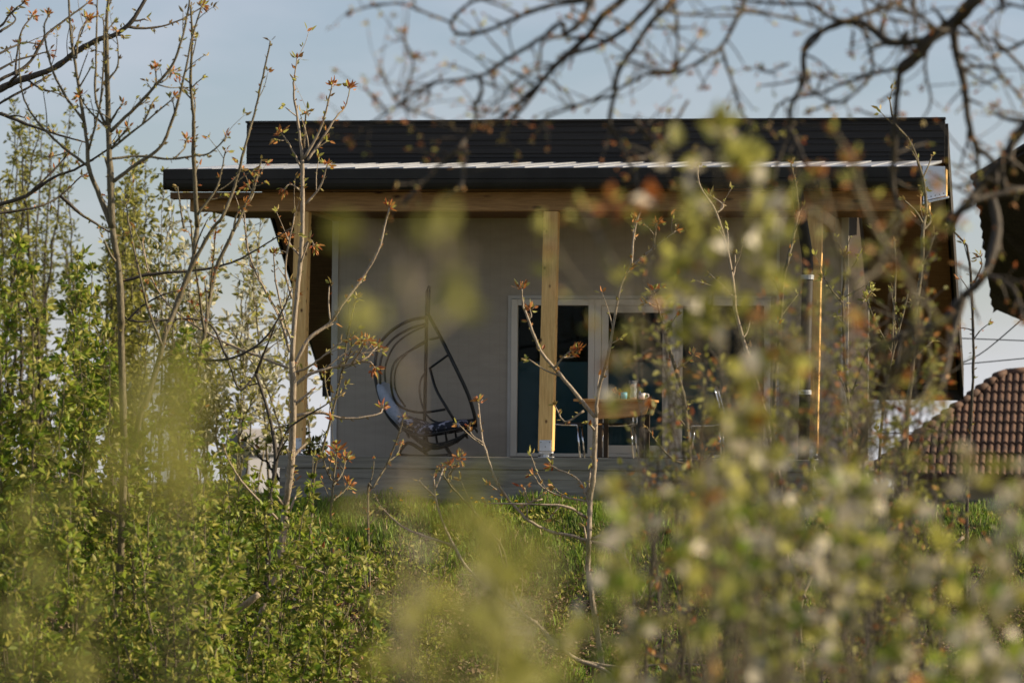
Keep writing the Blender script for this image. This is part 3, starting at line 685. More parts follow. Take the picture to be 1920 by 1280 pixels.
traced('tree', 'dark limbed tree at the left edge, one limb arching across the sky', 'tree', 41, [
 (7, 3, [(-60, 190), (0, 167), (33, 152), (100, 128), (150, 93), (187, 73), (213, 67), (247, 40), (275, -5)], ''),
 (2.5, 1, [(233, 50), (283, 53), (333, 40), (380, 13)], 'R'),
 (3.5, 1.2, [(-40, 180), (0, 150), (50, 123), (80, 77), (93, 60), (133, 30), (163, 7)], 'm'),
 (3.5, 1.5, [(-40, 200), (0, 213), (50, 233), (100, 250), (160, 267)], 's'),
 (4, 1.5, [(-40, 395), (0, 383), (50, 367), (100, 333), (150, 313), (213, 273)], 's'),
 (3, 1.2, [(-40, 405), (0, 400), (73, 387), (113, 367), (153, 330)], 'm'),
 (2.5, 1, [(-40, 60), (0, 50), (20, 25), (45, 5)], 'R'), (2, 1, [(0, 60), (28, 40), (22, 25)], 'R'), (2.2, 1, [(-20, 110), (20, 90), (45, 80), (66, 82)], 'R'),
 (2, 1, [(-20, 140), (28, 115), (60, 105), (92, 97)], 'm'), (2, 1, [(30, 153), (30, 120), (40, 60), (62, 30)], 'R'),
 (3, 1.5, [(113, 367), (150, 400), (187, 424), (215, 440)], 's'), (2.5, 1, [(50, 367), (75, 345), (110, 310), (125, 290)], 'm'),
 (2, 1, [(100, 128), (130, 105), (145, 80), (163, 35)], 'R'), (2, .8, [(50, 150), (85, 170), (112, 170)], 's'), (2.5, 1, [(-20, 205), (15, 185), (60, 160), (85, 145)], 's'),
 ], 12, bark='barkdark', size=9, spacing=14, root=False, rootpt=[(-13.6, 40.8, -4.3), (-13.5, 40.9, 1.2), (-13.2, 41, 3.4)], mix=(0, 1, 2))
traced('sapling', 'thin whip sapling right of the pale trunk, one stem rising straight to the top edge', 'sapling', 39, [
 (5, 4, [(255, 830), (275, 750), (293, 693), (310, 627), (333, 567), (360, 493), (370, 427)], ''),
 (3.8, 1.5, [(370, 427), (363, 300), (363, 233), (357, 150), (360, 83), (358, 10)], 's'),
 (3.5, 1.2, [(333, 567), (360, 497), (400, 427), (417, 407), (440, 350), (457, 283), (477, 213), (493, 143), (507, 77)], 's'),
 (2.2, 1, [(370, 403), (407, 350), (423, 283)], 'm'), (2, 1, [(345, 427), (340, 400), (333, 350)], 's'),
 (2.5, 1.2, [(303, 647), (277, 577), (257, 493), (243, 427), (236, 380)], 's'),
 ], 13, size=9, spacing=11, mix=(0, 1, 2))
traced('sapling', 'leaning brown sapling with rusty shoots in front of the left end of the gutter', 'sapling', 40, [
 (4, 3, [(340, 850), (355, 770), (367, 707), (383, 627), (393, 560), (407, 500), (437, 434)], ''),
 (2.8, 1, [(437, 434), (460, 387), (477, 347), (490, 300)], 's'),
 (2.2, 1, [(383, 627), (372, 540), (362, 470), (358, 420)], 's'), (2, 1, [(460, 387), (475, 365), (466, 350)], 'R'),
 (1.8, .8, [(393, 560), (398, 500), (404, 440)], 'R'), (1.8, .8, [(437, 434), (445, 400), (460, 385)], 'm'),
 ], 14, size=9, spacing=11, mix=(0, 1, 1))
traced('sapling', 'grey sapling with rust red leaf tips standing in front of the left porch post', 'sapling', 43, [
 (6, 5, [(533, 976), (540, 920), (547, 854), (550, 760), (547, 677)], ''),
 (4, 3, [(547, 677), (553, 593), (563, 493), (567, 427), (567, 333), (567, 300)], ''),
 (2.5, 1, [(567, 300), (557, 217), (550, 167), (557, 110)], 'm'), (2.5, 1, [(570, 297), (597, 250), (613, 200), (623, 160)], 'R'),
 (2.2, .8, [(577, 300), (600, 267), (630, 220), (647, 200), (656, 165)], 'R'), (2, .8, [(567, 322), (555, 295), (540, 267), (527, 250)], 'R'),
 (2.2, 1, [(573, 383), (600, 350), (613, 310)], 'R'), (1.6, .8, [(570, 277), (573, 217), (578, 210)], 's'),
 (3.2, 1.2, [(550, 690), (577, 637), (617, 607), (640, 573), (680, 520), (710, 467), (723, 417), (730, 390)], 'R'),
 (3.2, 1.2, [(550, 725), (583, 700), (633, 687), (677, 677), (707, 650)], 'R'), (2, 1, [(677, 677), (695, 680), (703, 690)], 'R'), (2, 1, [(633, 687), (650, 672), (690, 640)], 'R'), (2, 1, [(660, 680), (680, 650), (678, 640)], 'R'),
 (3, 1.2, [(550, 780), (597, 773), (650, 785), (707, 777), (718, 765)], 'R'),
 (2.4, 1, [(543, 660), (523, 593), (493, 537), (467, 477), (460, 427), (458, 400)], 's'),
 (2, 1, [(547, 640), (533, 600), (517, 527), (513, 477)], 'R'),
 (2.5, 1, [(540, 690), (483, 667), (433, 647), (360, 607), (313, 567), (280, 513), (267, 453)], 's'),
 (2.2, 1, [(547, 700), (575, 690), (600, 672), (640, 640)], 's'), (2, 1, [(547, 560), (535, 500), (553, 400)], 's'),
 (1.6, .8, [(565, 360), (545, 345), (533, 355)], 'R'),
 (2, .9, [(563, 480), (545, 460), (540, 445)], 'R'), (2, .9, [(565, 470), (580, 450), (590, 460)], 'R'),
 ], 15, bark='barkpale', size=10, spacing=14, mix=(0, 1, 2))
traced('sapling', 'slender greenish shoot leaning right in front of the left wall edge', 'sapling', 43.5, [
 (2.6, 1, [(588, 900), (603, 847), (623, 773), (640, 700), (650, 640), (660, 590), (667, 560)], 'G'),
 (1.5, .7, [(640, 700), (655, 665), (660, 640)], 'm'), (1.5, .7, [(623, 773), (612, 730), (608, 690)], 's'),
 ], 16, size=9, spacing=9, mix=(0, 0, 2))
traced('tree', 'long thin boughed tree at left, boughs sweeping right in front of the pale blossom', 'tree', 42, [
 (5.5, 2.5, [(505, 965), (512, 905), (517, 853), (505, 780), (480, 700)], ''),
 (3, 1.2, [(227, 527), (290, 513), (367, 507), (433, 493), (483, 467), (547, 427)], 's'),
 (3, 1.2, [(320, 663), (367, 673), (427, 673), (483, 647), (520, 600), (547, 543)], 's'),
 (2, 1.5, [(480, 700), (450, 730), (427, 673)], 's'), (2.5, 1, [(480, 700), (500, 650), (520, 600)], 's'),
 (2, 1, [(427, 673), (380, 600), (240, 600), (227, 527)], 's'),
 (2, 1, [(517, 853), (545, 800), (600, 765), (640, 740)], 's'), (2, 1, [(240, 600), (265, 575), (300, 555), (330, 545)], 'm'),
 ], 17, bark='barkdark', size=9, spacing=16, mix=(0, 0, 2))
traced('sapling', 'grey forked sapling before the table, a rusty tuft against the middle post', 'sapling', 42, [
 (5, 4, [(1122, 1200), (1110, 1120), (1103, 1060), (1105, 1003), (1107, 936), (1113, 890), (1117, 783)], ''),
 (3.5, 1.5, [(1117, 783), (1087, 747), (1040, 690), (1013, 657), (990, 597), (980, 570), (978, 540)], 'R'),
 (3.2, 1.5, [(1117, 783), (1123, 727), (1140, 667), (1163, 540), (1183, 500)], 's'), (2.2, 1, [(1183, 500), (1220, 470), (1267, 433)], 'm'), (2, 1, [(1183, 500), (1190, 433), (1203, 390)], 'R'),
 (1.8, .8, [(1040, 690), (1055, 670), (1070, 657)], 'R'), (1.6, .8, [(1055, 670), (1075, 668), (1085, 655)], 'R'), (1.5, .8, [(990, 600), (996, 592), (994, 580)], 'R'),
 (1.8, .8, [(1190, 450), (1187, 425), (1195, 410)], 'R'), (1.8, .8, [(1225, 468), (1228, 440), (1232, 420)], 'R'),
 (2, 1, [(1095, 770), (1060, 790), (1040, 760)], 's'), (2.2, 1, [(1110, 936), (1080, 896), (1047, 880), (1035, 873)], 'R'), (2, 1, [(1107, 940), (1053, 930), (1017, 913), (1000, 890)], 'm'),
 (1.5, .8, [(1017, 935), (993, 940), (983, 913)], 'm'), (2.6, 1.2, [(1100, 970), (1063, 950), (1007, 945), (913, 943)], 's'),
 (2.5, 1, [(1110, 1010), (1150, 990), (1180, 960)], 'm'),
 ], 18, bark='barkpale', size=10, spacing=14, mix=(0, 1, 2))
traced('sapling', 'twig curving up from the grass to a tuft beside the hanging seat', 'sapling', 42, [
 (3.2, 2, [(1180, 1060), (1090, 1010), (1033, 996), (993, 976), (957, 940), (930, 900), (913, 853)], ''),
 (2.2, 1, [(913, 853), (903, 817), (897, 753)], 'R'), (1.6, .8, [(905, 830), (885, 815), (880, 800)], 'm'),
 ], 19, bark='barkpale', size=9, spacing=11, mix=(0, 1, 2))
traced('sapling', 'twig bending up to a pair of tufts under the hanging seat', 'sapling', 42.5, [
 (2.8, 1.3, [(950, 1060), (907, 983), (873, 940), (840, 903), (847, 873)], 'R'), (1.6, .8, [(840, 903), (828, 885), (822, 880)], 'm'), (1.6, .8, [(843, 890), (858, 870), (862, 860)], 'R'),
 ], 20, bark='bark', size=10, spacing=13, mix=(0, 2, 2))
traced('sapling', 'long arching shoot descending right across the sunlit bank from a forked tip', 'sapling', 41.5, [
 (4, 2, [(1150, 1275), (1083, 1236), (1040, 1206), (1007, 1170), (960, 1136), (907, 1096), (873, 1060), (853, 1026), (833, 986), (817, 936), (813, 893)], 's'),
 (2, 1, [(817, 932), (790, 906), (786, 900)], 's'), (2, 1, [(815, 915), (825, 895), (831, 880)], 'm'), (2.5, 1.2, [(853, 1023), (800, 1006), (753, 986), (720, 955)], 's'),
 (3.2, 1.2, [(1007, 1168), (977, 1146), (957, 1093), (943, 1053), (935, 1020)], 's'), (3, 1, [(1083, 1238), (1173, 1250), (1273, 1243), (1400, 1255)], 's'), (2, 1, [(1007, 1165), (980, 1158), (900, 1160)], 's'),
 ], 21, bark='barkpale', size=7, spacing=30, mix=(0, 0, 2))
traced('sapling', 'thin sapling whose tip ends just above the white roof edge, over the door', 'sapling', 42, [
 (4.5, 3, [(1480, 1120), (1473, 1033), (1463, 907), (1447, 840), (1433, 770), (1410, 690), (1380, 587), (1377, 553)], ''),
 (3, 1.3, [(1377, 553), (1367, 483), (1343, 400), (1313, 350), (1307, 313)], 'G'), (2, 1, [(1378, 560), (1367, 547), (1330, 513)], 's'), (1.6, .8, [(1343, 400), (1356, 385), (1330, 365)], 'm'),
 ], 22, bark='barkpale', size=9, spacing=13, mix=(0, 0, 2))
traced('sapling', 'bent sapling right of the table crossing the chrome chair legs', 'sapling', 41.5, [
 (5, 3.5, [(1360, 1060), (1327, 963), (1300, 900), (1290, 823), (1283, 747), (1267, 693)], ''),
 (2.8, 1.2, [(1267, 693), (1247, 627), (1233, 570), (1225, 545)], 'R'), (2, 1, [(1267, 693), (1290, 677), (1300, 665)], 'R'), (2.2, 1, [(1293, 872), (1260, 860), (1227, 823), (1213, 800)], 's'), (2, 1, [(1300, 900), (1335, 850), (1352, 830)], 'm'),
 ], 23, bark='bark', size=10, spacing=13, mix=(0, 1, 2))
traced('sapling', 'wavy dark stemmed sapling at the right end of the roof, beside the pale flashing plate', 'sapling', 40, [
 (4.5, 3, [(1700, 820), (1710, 700), (1717, 590), (1723, 543), (1730, 477), (1730, 433), (1737, 387), (1730, 333)], ''),
 (2.8, 1.2, [(1730, 333), (1720, 300), (1703, 260), (1677, 230), (1668, 187)], 's'), (2, 1, [(1730, 433), (1745, 415), (1742, 395)], 'm'),
 ], 24, bark='bark', size=10, spacing=11, mix=(0, 2, 2))
traced('sapling', 'short thin sapling in front of the gutter and downpipe', 'sapling', 41, [
 (3.5, 2.5, [(1450, 800), (1460, 640), (1470, 520), (1477, 490), (1487, 447), (1497, 397)], ''), (2.4, 1, [(1497, 397), (1493, 350), (1483, 307)], 'm'),
 ], 25, bark='bark', size=9, spacing=10, mix=(0, 1, 2))
traced('sapling', 'little sapling with yellow green buds just right of the downpipe', 'sapling', 42, [
 (3, 2, [(1600, 860), (1585, 700), (1580, 567), (1583, 523), (1583, 477)], 'G'), (1.8, 1, [(1580, 567), (1560, 545), (1545, 520)], 'G'), (1.8, 1, [(1582, 600), (1610, 575), (1632, 545)], 'G'), (1.8, 1, [(1590, 760), (1625, 660), (1650, 640)], 'm'),
 ], 26, bark='bark', size=9, spacing=9, mix=(0, 0, 2))
traced('sapling', 'thin pair of stems against the dark roof side below the flashing plate', 'sapling', 42, [
 (3, 1.5, [(1650, 850), (1672, 640), (1677, 560), (1680, 500), (1677, 453)], 's'), (2.4, 1.2, [(1665, 700), (1680, 640), (1700, 560), (1702, 555)], 'm'), (1.8, 1, [(1670, 660), (1640, 600), (1625, 560)], 'G'),
 ], 27, bark='bark', size=9, spacing=13, mix=(0, 0, 2))
traced('sapling', 'dark thin shoot against the sky between the big roof and the shed eave', 'sapling', 40, [
 (3.5, 2, [(1815, 880), (1822, 760), (1825, 640), (1820, 520), (1813, 460)], ''), (2, 1, [(1813, 460), (1787, 433), (1780, 425)], 'm'), (1.5, .8, [(1820, 540), (1840, 500), (1838, 480)], 'm'),
 ], 28, bark='barkdark', size=8, spacing=14, mix=(0, 1, 2))
traced('sapling', 'pale forked stick leaning on the bank below the terracotta roof', 'sapling', 41, [
 (5, 3, [(1660, 1190), (1693, 1123), (1723, 1080), (1753, 1046), (1807, 1006)], 's'), (2.5, 1.2, [(1740, 1060), (1700, 1140), (1680, 1180)], 's'),
 ], 29, bark='barkpale', size=7, spacing=40, mix=(0, 0, 2), root=False)
traced('sapling', 'pale slanting stem under the downpipe on the bank', 'sapling', 41.5, [
 (3.5, 2, [(1500, 1150), (1523, 1076), (1550, 993), (1567, 936), (1593, 860), (1610, 800)], 's'), (2, 1, [(1550, 993), (1530, 950), (1515, 915)], 's'), (2.5, 1.2, [(1510, 1120), (1490, 1080), (1473, 1033)], 's'),
 ], 30, bark='barkpale', size=8, spacing=20, mix=(0, 0, 2))
traced('fallen_branch', 'thick pale broken branch lying aslant in the green undergrowth at lower left', 'branch', 39, [
 (4.5, 6, [(405, 1175), (450, 1140), (485, 1113)], ''),
 ], 31, bark='barkpale', size=6, spacing=80, root=False)
traced('sapling', 'pale crooked stem rising right through the leaves at lower left', 'sapling', 40, [
 (4.5, 4, [(450, 1310), (457, 1276), (480, 1180), (513, 1086), (550, 1056)], 'G'), (2, 1, [(550, 1060), (600, 1070), (640, 1092)], 'G'), (2.2, 1, [(520, 973), (460, 910), (433, 870), (420, 840)], 's'),
 ], 32, bark='barkpale', size=9, spacing=30, mix=(0, 0, 2))
traced('sapling', 'small sprout with bright rust leaves before the left end of the concrete plinth', 'sapling', 43, [
 (2.6, 1.2, [(620, 1000), (622, 940), (628, 880), (632, 845)], 'R'), (1.8, 1, [(624, 910), (640, 890), (650, 860)], 'R'), (1.6, 1, [(622, 900), (612, 880), (606, 860)], 'R'), (1.8, 1, [(622, 940), (640, 925), (655, 910)], 'R'),
 ], 33, bark='bark', size=11, spacing=9, mix=(1, 1, 0))
traced('sapling', 'leaning twig with thin leaves just below the left side of the hanging seat', 'sapling', 43, [
 (2.4, 1.2, [(690, 930), (700, 913), (727, 867), (750, 807), (756, 785)], 'm'), (1.5, .8, [(727, 867), (745, 850), (752, 830)], 'm'),
 ], 34, bark='bark', size=8, spacing=12, mix=(0, 1, 2))

# ---- overhanging tree at upper right, nearer than the house
BR = [
 (16, 13, [(2150, -150), (2000, -110), (1900, -70), (1827, 0), (1787, 43), (1743, 73), (1717, 107), (1687, 130)], ''),
 (7, 4, [(1687, 130), (1681, 187), (1677, 233), (1677, 283), (1673, 333), (1680, 377), (1693, 427)], 's'),
 (9, 3.5, [(1743, 76), (1667, 80), (1630, 50), (1590, 40), (1527, 67), (1507, 100), (1507, 150), (1483, 200), (1480, 240), (1460, 300), (1450, 340)], 'm'),
 (6, 5, [(1590, 40), (1633, 23), (1693, 0), (1760, -60), (1900, -70)], ''),
 (5, 2.5, [(1590, 40), (1557, 33), (1520, 10), (1467, 7), (1400, 0), (1330, -20)], ''),
 (4, 2.5, [(1600, 40), (1613, 43), (1633, 100), (1633, 140), (1600, 177), (1567, 193), (1527, 173), (1515, 150)], 'R'),
 (4, 2, [(1687, 127), (1633, 140), (1580, 157), (1533, 177), (1470, 190), (1440, 230)], 'm'),
 (9, 5, [(1787, 43), (1793, 100), (1807, 150), (1813, 207), (1827, 267), (1850, 290), (1867, 307)], ''),
 (5, 3, [(1827, 267), (1837, 327), (1850, 370)], 'm'),
 (11, 8, [(2150, 60), (2020, 150), (1920, 240), (1880, 300), (1840, 345), (1820, 377), (1790, 407), (1780, 440)], ''),
 (9, 6, [(2060, 340), (1960, 352), (1913, 357), (1860, 367), (1820, 377)], ''),
 (10, 7, [(1860, 368), (1870, 433), (1847, 513), (1800, 563), (1770, 600), (1697, 625), (1640, 660)], 's'),
 (7, 4, [(1810, 555), (1790, 620), (1775, 690), (1765, 720)], 's'), (5, 3, [(1847, 513), (1900, 540), (1920, 600)], 'm'),
 (4, 3, [(1713, -20), (1717, 75)], ''), (4, 3, [(1787, 60), (1757, 53), (1723, 30), (1657, 13), (1600, -20)], ''),
 (3.5, 2.5, [(1507, 100), (1540, 60), (1507, 43), (1457, 30), (1397, 20), (1373, 30), (1280, 27), (1230, 20)], 's'),
 (5, 3, [(1400, -30), (1397, 0), (1383, 33), (1353, 87), (1320, 110), (1280, 130), (1220, 137), (1160, 167)], 's'),
 (4, 2, [(1353, 90), (1365, 130), (1375, 160), (1390, 210), (1410, 235)], 'G'),
 (6, 3, [(1260, -40), (1227, 0), (1187, 43), (1133, 80), (1087, 97), (1050, 113), (1017, 153), (993, 187), (960, 227), (940, 260)], 's'),
 (9, 4, [(1200, -50), (1167, 0), (1130, 30), (1107, 63), (1067, 100), (1033, 133), (1003, 167), (957, 207), (927, 230)], 's'),
 (6.5, 4, [(1290, -50), (1253, 10), (1220, 43), (1187, 93), (1160, 133), (1153, 173), (1143, 230), (1160, 260), (1177, 300), (1207, 353)], 's'),
 (9, 5, [(1120, -40), (1107, 0), (1093, 37), (1057, 67)], ''),
 (5, 3, [(1107, 0), (1060, 7), (1023, 13), (960, 37), (907, 60), (860, 63), (847, 43), (880, 7), (940, -10)], 'm'),
 (3, 2, [(850, 45), (780, 17), (750, 7), (693, 13), (660, 22)], 'm'),
 (5, 2, [(1057, 67), (1053, 43), (1013, 73), (973, 97), (933, 123), (900, 143), (853, 150), (807, 157), (773, 180), (750, 197), (697, 230), (660, 262)], 'R'),
 (3.5, 2, [(1057, 67), (1017, 80), (1010, 123), (973, 147), (940, 183), (907, 213)], 's'),
 (4.5, 3.5, [(900, 143), (903, 173), (890, 200), (893, 220), (873, 260), (860, 277), (830, 305), (797, 337), (757, 383)], 's'),
 (4, 3, [(870, 262), (872, 300), (866, 345), (862, 352)], 's'),
 (3, 2, [(750, 197), (763, 173), (773, 130), (775, 110)], 'R'), (3, 2, [(775, 110), (762, 85), (755, 62)], 'R'), (2.5, 1.5, [(750, 197), (730, 167), (713, 133)], 's'), (2.5, 2, [(725, 212), (715, 195), (705, 182)], 'R'),
 (2.5, 2, [(750, 197), (790, 213), (840, 232)], 's'), (2.5, 2, [(807, 157), (800, 190), (780, 205)], 's'), (2.5, 2, [(900, 150), (925, 160), (925, 145)], 'R'),
 (3.5, 2.5, [(1220, 137), (1263, 137), (1270, 113), (1267, 20), (1255, 0)], 'm'),
 (3.5, 2.5, [(1160, 167), (1147, 180), (1117, 187), (1057, 207), (1023, 223), (1000, 260)], 's'), (3, 2, [(1180, 113), (1233, 133), (1257, 140)], 'm'),
 (4, 3, [(1190, 225), (1203, 240), (1237, 280), (1250, 300)], 's'), (3, 3, [(1290, 190), (1260, 240), (1227, 287), (1190, 300)], 's'),
 (5, 4, [(1480, 240), (1500, 280), (1515, 320)], 's'), (4, 3, [(1687, 80), (1700, 60), (1697, 90)], 'm'),
 (4, 2.5, [(1930, 75), (1880, 95), (1860, 75), (1790, 60)], 'm'), (4, 3, [(1870, 80), (1900, 110), (1940, 150), (1980, 200)], 'm'), (4, 3, [(1800, 130), (1850, 125), (1880, 145), (1920, 190)], 'm'),
 (3, 2, [(1920, 215), (1885, 210), (1870, 200)], 'R'), (3, 2, [(1740, 85), (1735, 130), (1745, 190), (1730, 225)], 's'), (3, 2, [(1845, 60), (1870, 130), (1885, 150)], 'm'), (3.5, 2, [(1940, 20), (1880, 10), (1840, 50)], 'm'),
 (3, 2, [(1600, 60), (1597, 85), (1598, 100)], 'R'), (2.5, 2, [(1480, 120), (1440, 135), (1425, 130)], 'R'), (2.5, 2, [(1530, 175), (1540, 150), (1545, 145)], 'R'), (2.5, 2, [(1555, 197), (1530, 205), (1520, 208)], 'R'),
]
traced('tree', 'bare dark tree whose limbs hang across the sky at upper right above the roof', 'tree', 20, BR, 50, bark='barkdark', size=11, spacing=12, side=.46, sidelen=5, rm=.95, root=False, wander=.3, k=7,
       rootpt=[(2.6, 19.1, -3.0), (2.5, 19.1, .2), (1.9, 19.0, 1.9)], mix=(0, 1, 1, 2))

# ---- background trees, beyond the house plot (yellow green, softly out of focus)
bush('tree', 'tall narrow pale green tree far back at the extreme left edge', 'tree', 78, (20, 1000), [(10, 330, 55, 120), (40, 250, 40, 60), (-30, 420, 60, 100)], 60, nstem=11, leaf=10, twig=50, tgap=9, lgap=4.5, greens=('leafo', 'leafy'), probs=(.75, .25), bark='barkdark', r0=5, depth=3, per=2, start=.2, group='trees behind the house plot', part='t')
bush('tree', 'second narrow pale green tree far back, between the left edge and the pale sapling', 'tree', 82, (115, 1000), [(105, 250, 35, 60), (120, 380, 50, 90), (80, 450, 60, 80)], 61, nstem=10, leaf=10, twig=45, tgap=9, lgap=4.5, greens=('leafo', 'leafy'), probs=(.8, .2), bark='barkdark', r0=5, depth=3, per=2, start=.2, group='trees behind the house plot', part='t')
bush('tree', 'rounded yellow green tree far back behind the pale sapling trunk', 'tree', 74, (240, 1000), [(235, 340, 40, 50), (215, 450, 50, 70), (250, 300, 25, 20)], 62, nstem=14, leaf=11, twig=45, tgap=8, lgap=5, greens=('leafo', 'leafy'), probs=(.5, .5), bark='barkdark', r0=5, depth=2, per=3, start=.3, group='trees behind the house plot', part='t')
bush('tree', 'white blossoming tree far back left of the leaning roof side', 'tree', 66, (450, 1000), [(420, 440, 70, 50), (480, 540, 70, 80), (370, 540, 60, 100), (520, 640, 50, 80), (330, 420, 30, 70), (440, 660, 80, 90)], 63, nstem=22, leaf=14, twig=60, tgap=13, lgap=6, greens=('farblossom', 'leafy', 'leafo'), probs=(.65, .2, .15), bark='bark', r0=2.2, depth=3, per=2, start=.25, group='trees behind the house plot', part='t')
bush('tree', 'loose olive green tree behind the eave end at left of the gutter', 'tree', 64, (330, 1000), [(320, 370, 25, 50), (300, 450, 40, 60), (345, 500, 40, 60)], 64, nstem=9, leaf=15, twig=55, tgap=15, lgap=9, greens=('leafo', 'farblossom'), probs=(.7, .3), bark='bark', r0=2.5, depth=2, per=2, start=.4, group='trees behind the house plot', part='t')
bush('tree', 'thin reddish brown leaved tree low behind the left porch post', 'tree', 60, (590, 1000), [(590, 860, 40, 40), (560, 830, 40, 40), (500, 860, 40, 40)], 65, nstem=8, leaf=15, twig=40, tgap=14, lgap=8, greens=('leafo', 'red', 'leafy'), probs=(.6, .1, .3), bark='barkdark', r0=4, depth=1, per=2, group='trees behind the house plot', part='t')

# ---- leafy green shrubs of the middle distance at lower left
G3 = ('leaf', 'leafy', 'leafo')
SH = [
 ('dense bright green shrub filling the left edge at mid height', 37, (40, 1200), [(30, 560, 60, 120), (80, 650, 60, 100), (10, 760, 40, 120)], 18, 13),
 ('bright green shrub around the foot of the pale sapling trunk', 38.5, (190, 1200), [(190, 620, 50, 120), (220, 740, 60, 100), (130, 560, 40, 80)], 18, 12),
 ('light green shrub leaning towards the blossom tree', 37.5, (330, 1220), [(310, 680, 50, 60), (340, 780, 50, 70), (280, 800, 60, 90), (370, 860, 40, 60)], 12, 11),
 ('drooping green shrub low in the left corner', 34, (90, 1400), [(60, 950, 90, 80), (150, 1040, 70, 80), (20, 1100, 60, 70)], 17, 14),
 ('spreading green shrub at the bottom in front of the broken branch', 35.5, (330, 1400), [(300, 960, 80, 70), (400, 1030, 60, 70), (250, 1110, 80, 70), (360, 1150, 80, 60)], 18, 13),
 ('green shrub with yellow green tips left of the sunlit bank', 40, (520, 1250), [(500, 960, 60, 40), (560, 930, 40, 40), (590, 1000, 50, 40), (480, 1060, 50, 40)], 12, 11),
 ('dark green shrub spilling over the leaf litter at lower left of centre', 39, (640, 1300), [(640, 1040, 50, 40), (690, 1100, 40, 50), (600, 1160, 60, 50), (660, 1200, 60, 40)], 12, 12),
 ('low leafy shrub below the crooked pale stem at the bottom edge', 37, (500, 1400), [(470, 1180, 60, 50), (540, 1220, 60, 40), (420, 1240, 60, 30)], 11, 12),
 ('upright fresh green shrub just left of the grey sapling base', 41, (420, 1150), [(430, 830, 35, 50), (470, 900, 40, 50), (400, 910, 40, 50)], 9, 11),
]
for i, (lab, d, bs, tg, ns_, lf) in enumerate(SH):
    bush('shrub', lab, 'shrub', d, bs, tg, 80+i, nstem=max(7, int(ns_*.75)), leaf=lf*1.35, twig=95, tgap=17, lgap=24, greens=G3, probs=(.55, .3, .15), bark='bark', r0=3.2, depth=1.0, per=8, start=.2, droop=.45, group='green shrubs on the slope at left', wid=.52)

# ---- near shrubs, far inside the focus distance

bush('shrub', 'very near yellow green shrub, a soft haze over the left centre of the picture', 'shrub', 4.0, (260, 1500), [(290, 740, 60, 50), (250, 820, 110, 50), (340, 830, 60, 50), (370, 740, 40, 40)], 100, nstem=9, leaf=56, twig=100, tgap=70, lgap=60, greens=('leafy', 'leafo'), probs=(.7, .3), bark='bark', r0=4, depth=.25, per=3, zone=170, twr=2)
bush('shrub', 'near spindly shrub of brown stems and dim leaves at lower left', 'shrub', 5.5, (110, 1550), [(60, 960, 60, 80), (120, 900, 30, 60), (160, 1060, 50, 60), (60, 1220, 80, 40)], 101, nstem=8, leaf=40, twig=90, tgap=80, lgap=70, greens=('leafo', 'leafy', 'leafo'), probs=(.6, .3, .1), bark='bark', r0=7, depth=.5, per=3, zone=260, twr=2)
traced('shrub', 'near bare shoot rising past the hanging chair with two soft green leaf sprays', 'shrub', 5.6, [
 (4, 4, [(770, 1320), (772, 1100), (775, 900), (772, 700), (768, 560), (762, 470)], ''),
 (4, 3, [(768, 560), (740, 500), (700, 450), (670, 430)], 'G'), (4, 3, [(768, 600), (800, 520), (830, 490), (815, 445)], 'G'), (3, 2, [(770, 640), (830, 600), (850, 580)], 'G'),
 (3, 2, [(772, 720), (720, 650), (690, 610)], 'm'), (3, 2, [(775, 860), (840, 860), (880, 890)], 'm'), (3, 2, [(768, 500), (720, 530), (690, 560)], 'm'), (3, 2, [(770, 900), (730, 900), (760, 920)], 'm'), (3, 2, [(830, 490), (870, 470), (865, 510)], 'm'), (3, 2, [(770, 1040), (720, 960), (670, 940)], 'm'),
 ], 102, bark='barkpale', size=46, lw=.8, spacing=400, greens=('leafy', 'leafo', 'leafy'), mix=(0, 0, 1), wander=.06, tipn=4, side=0, rootpt=None)
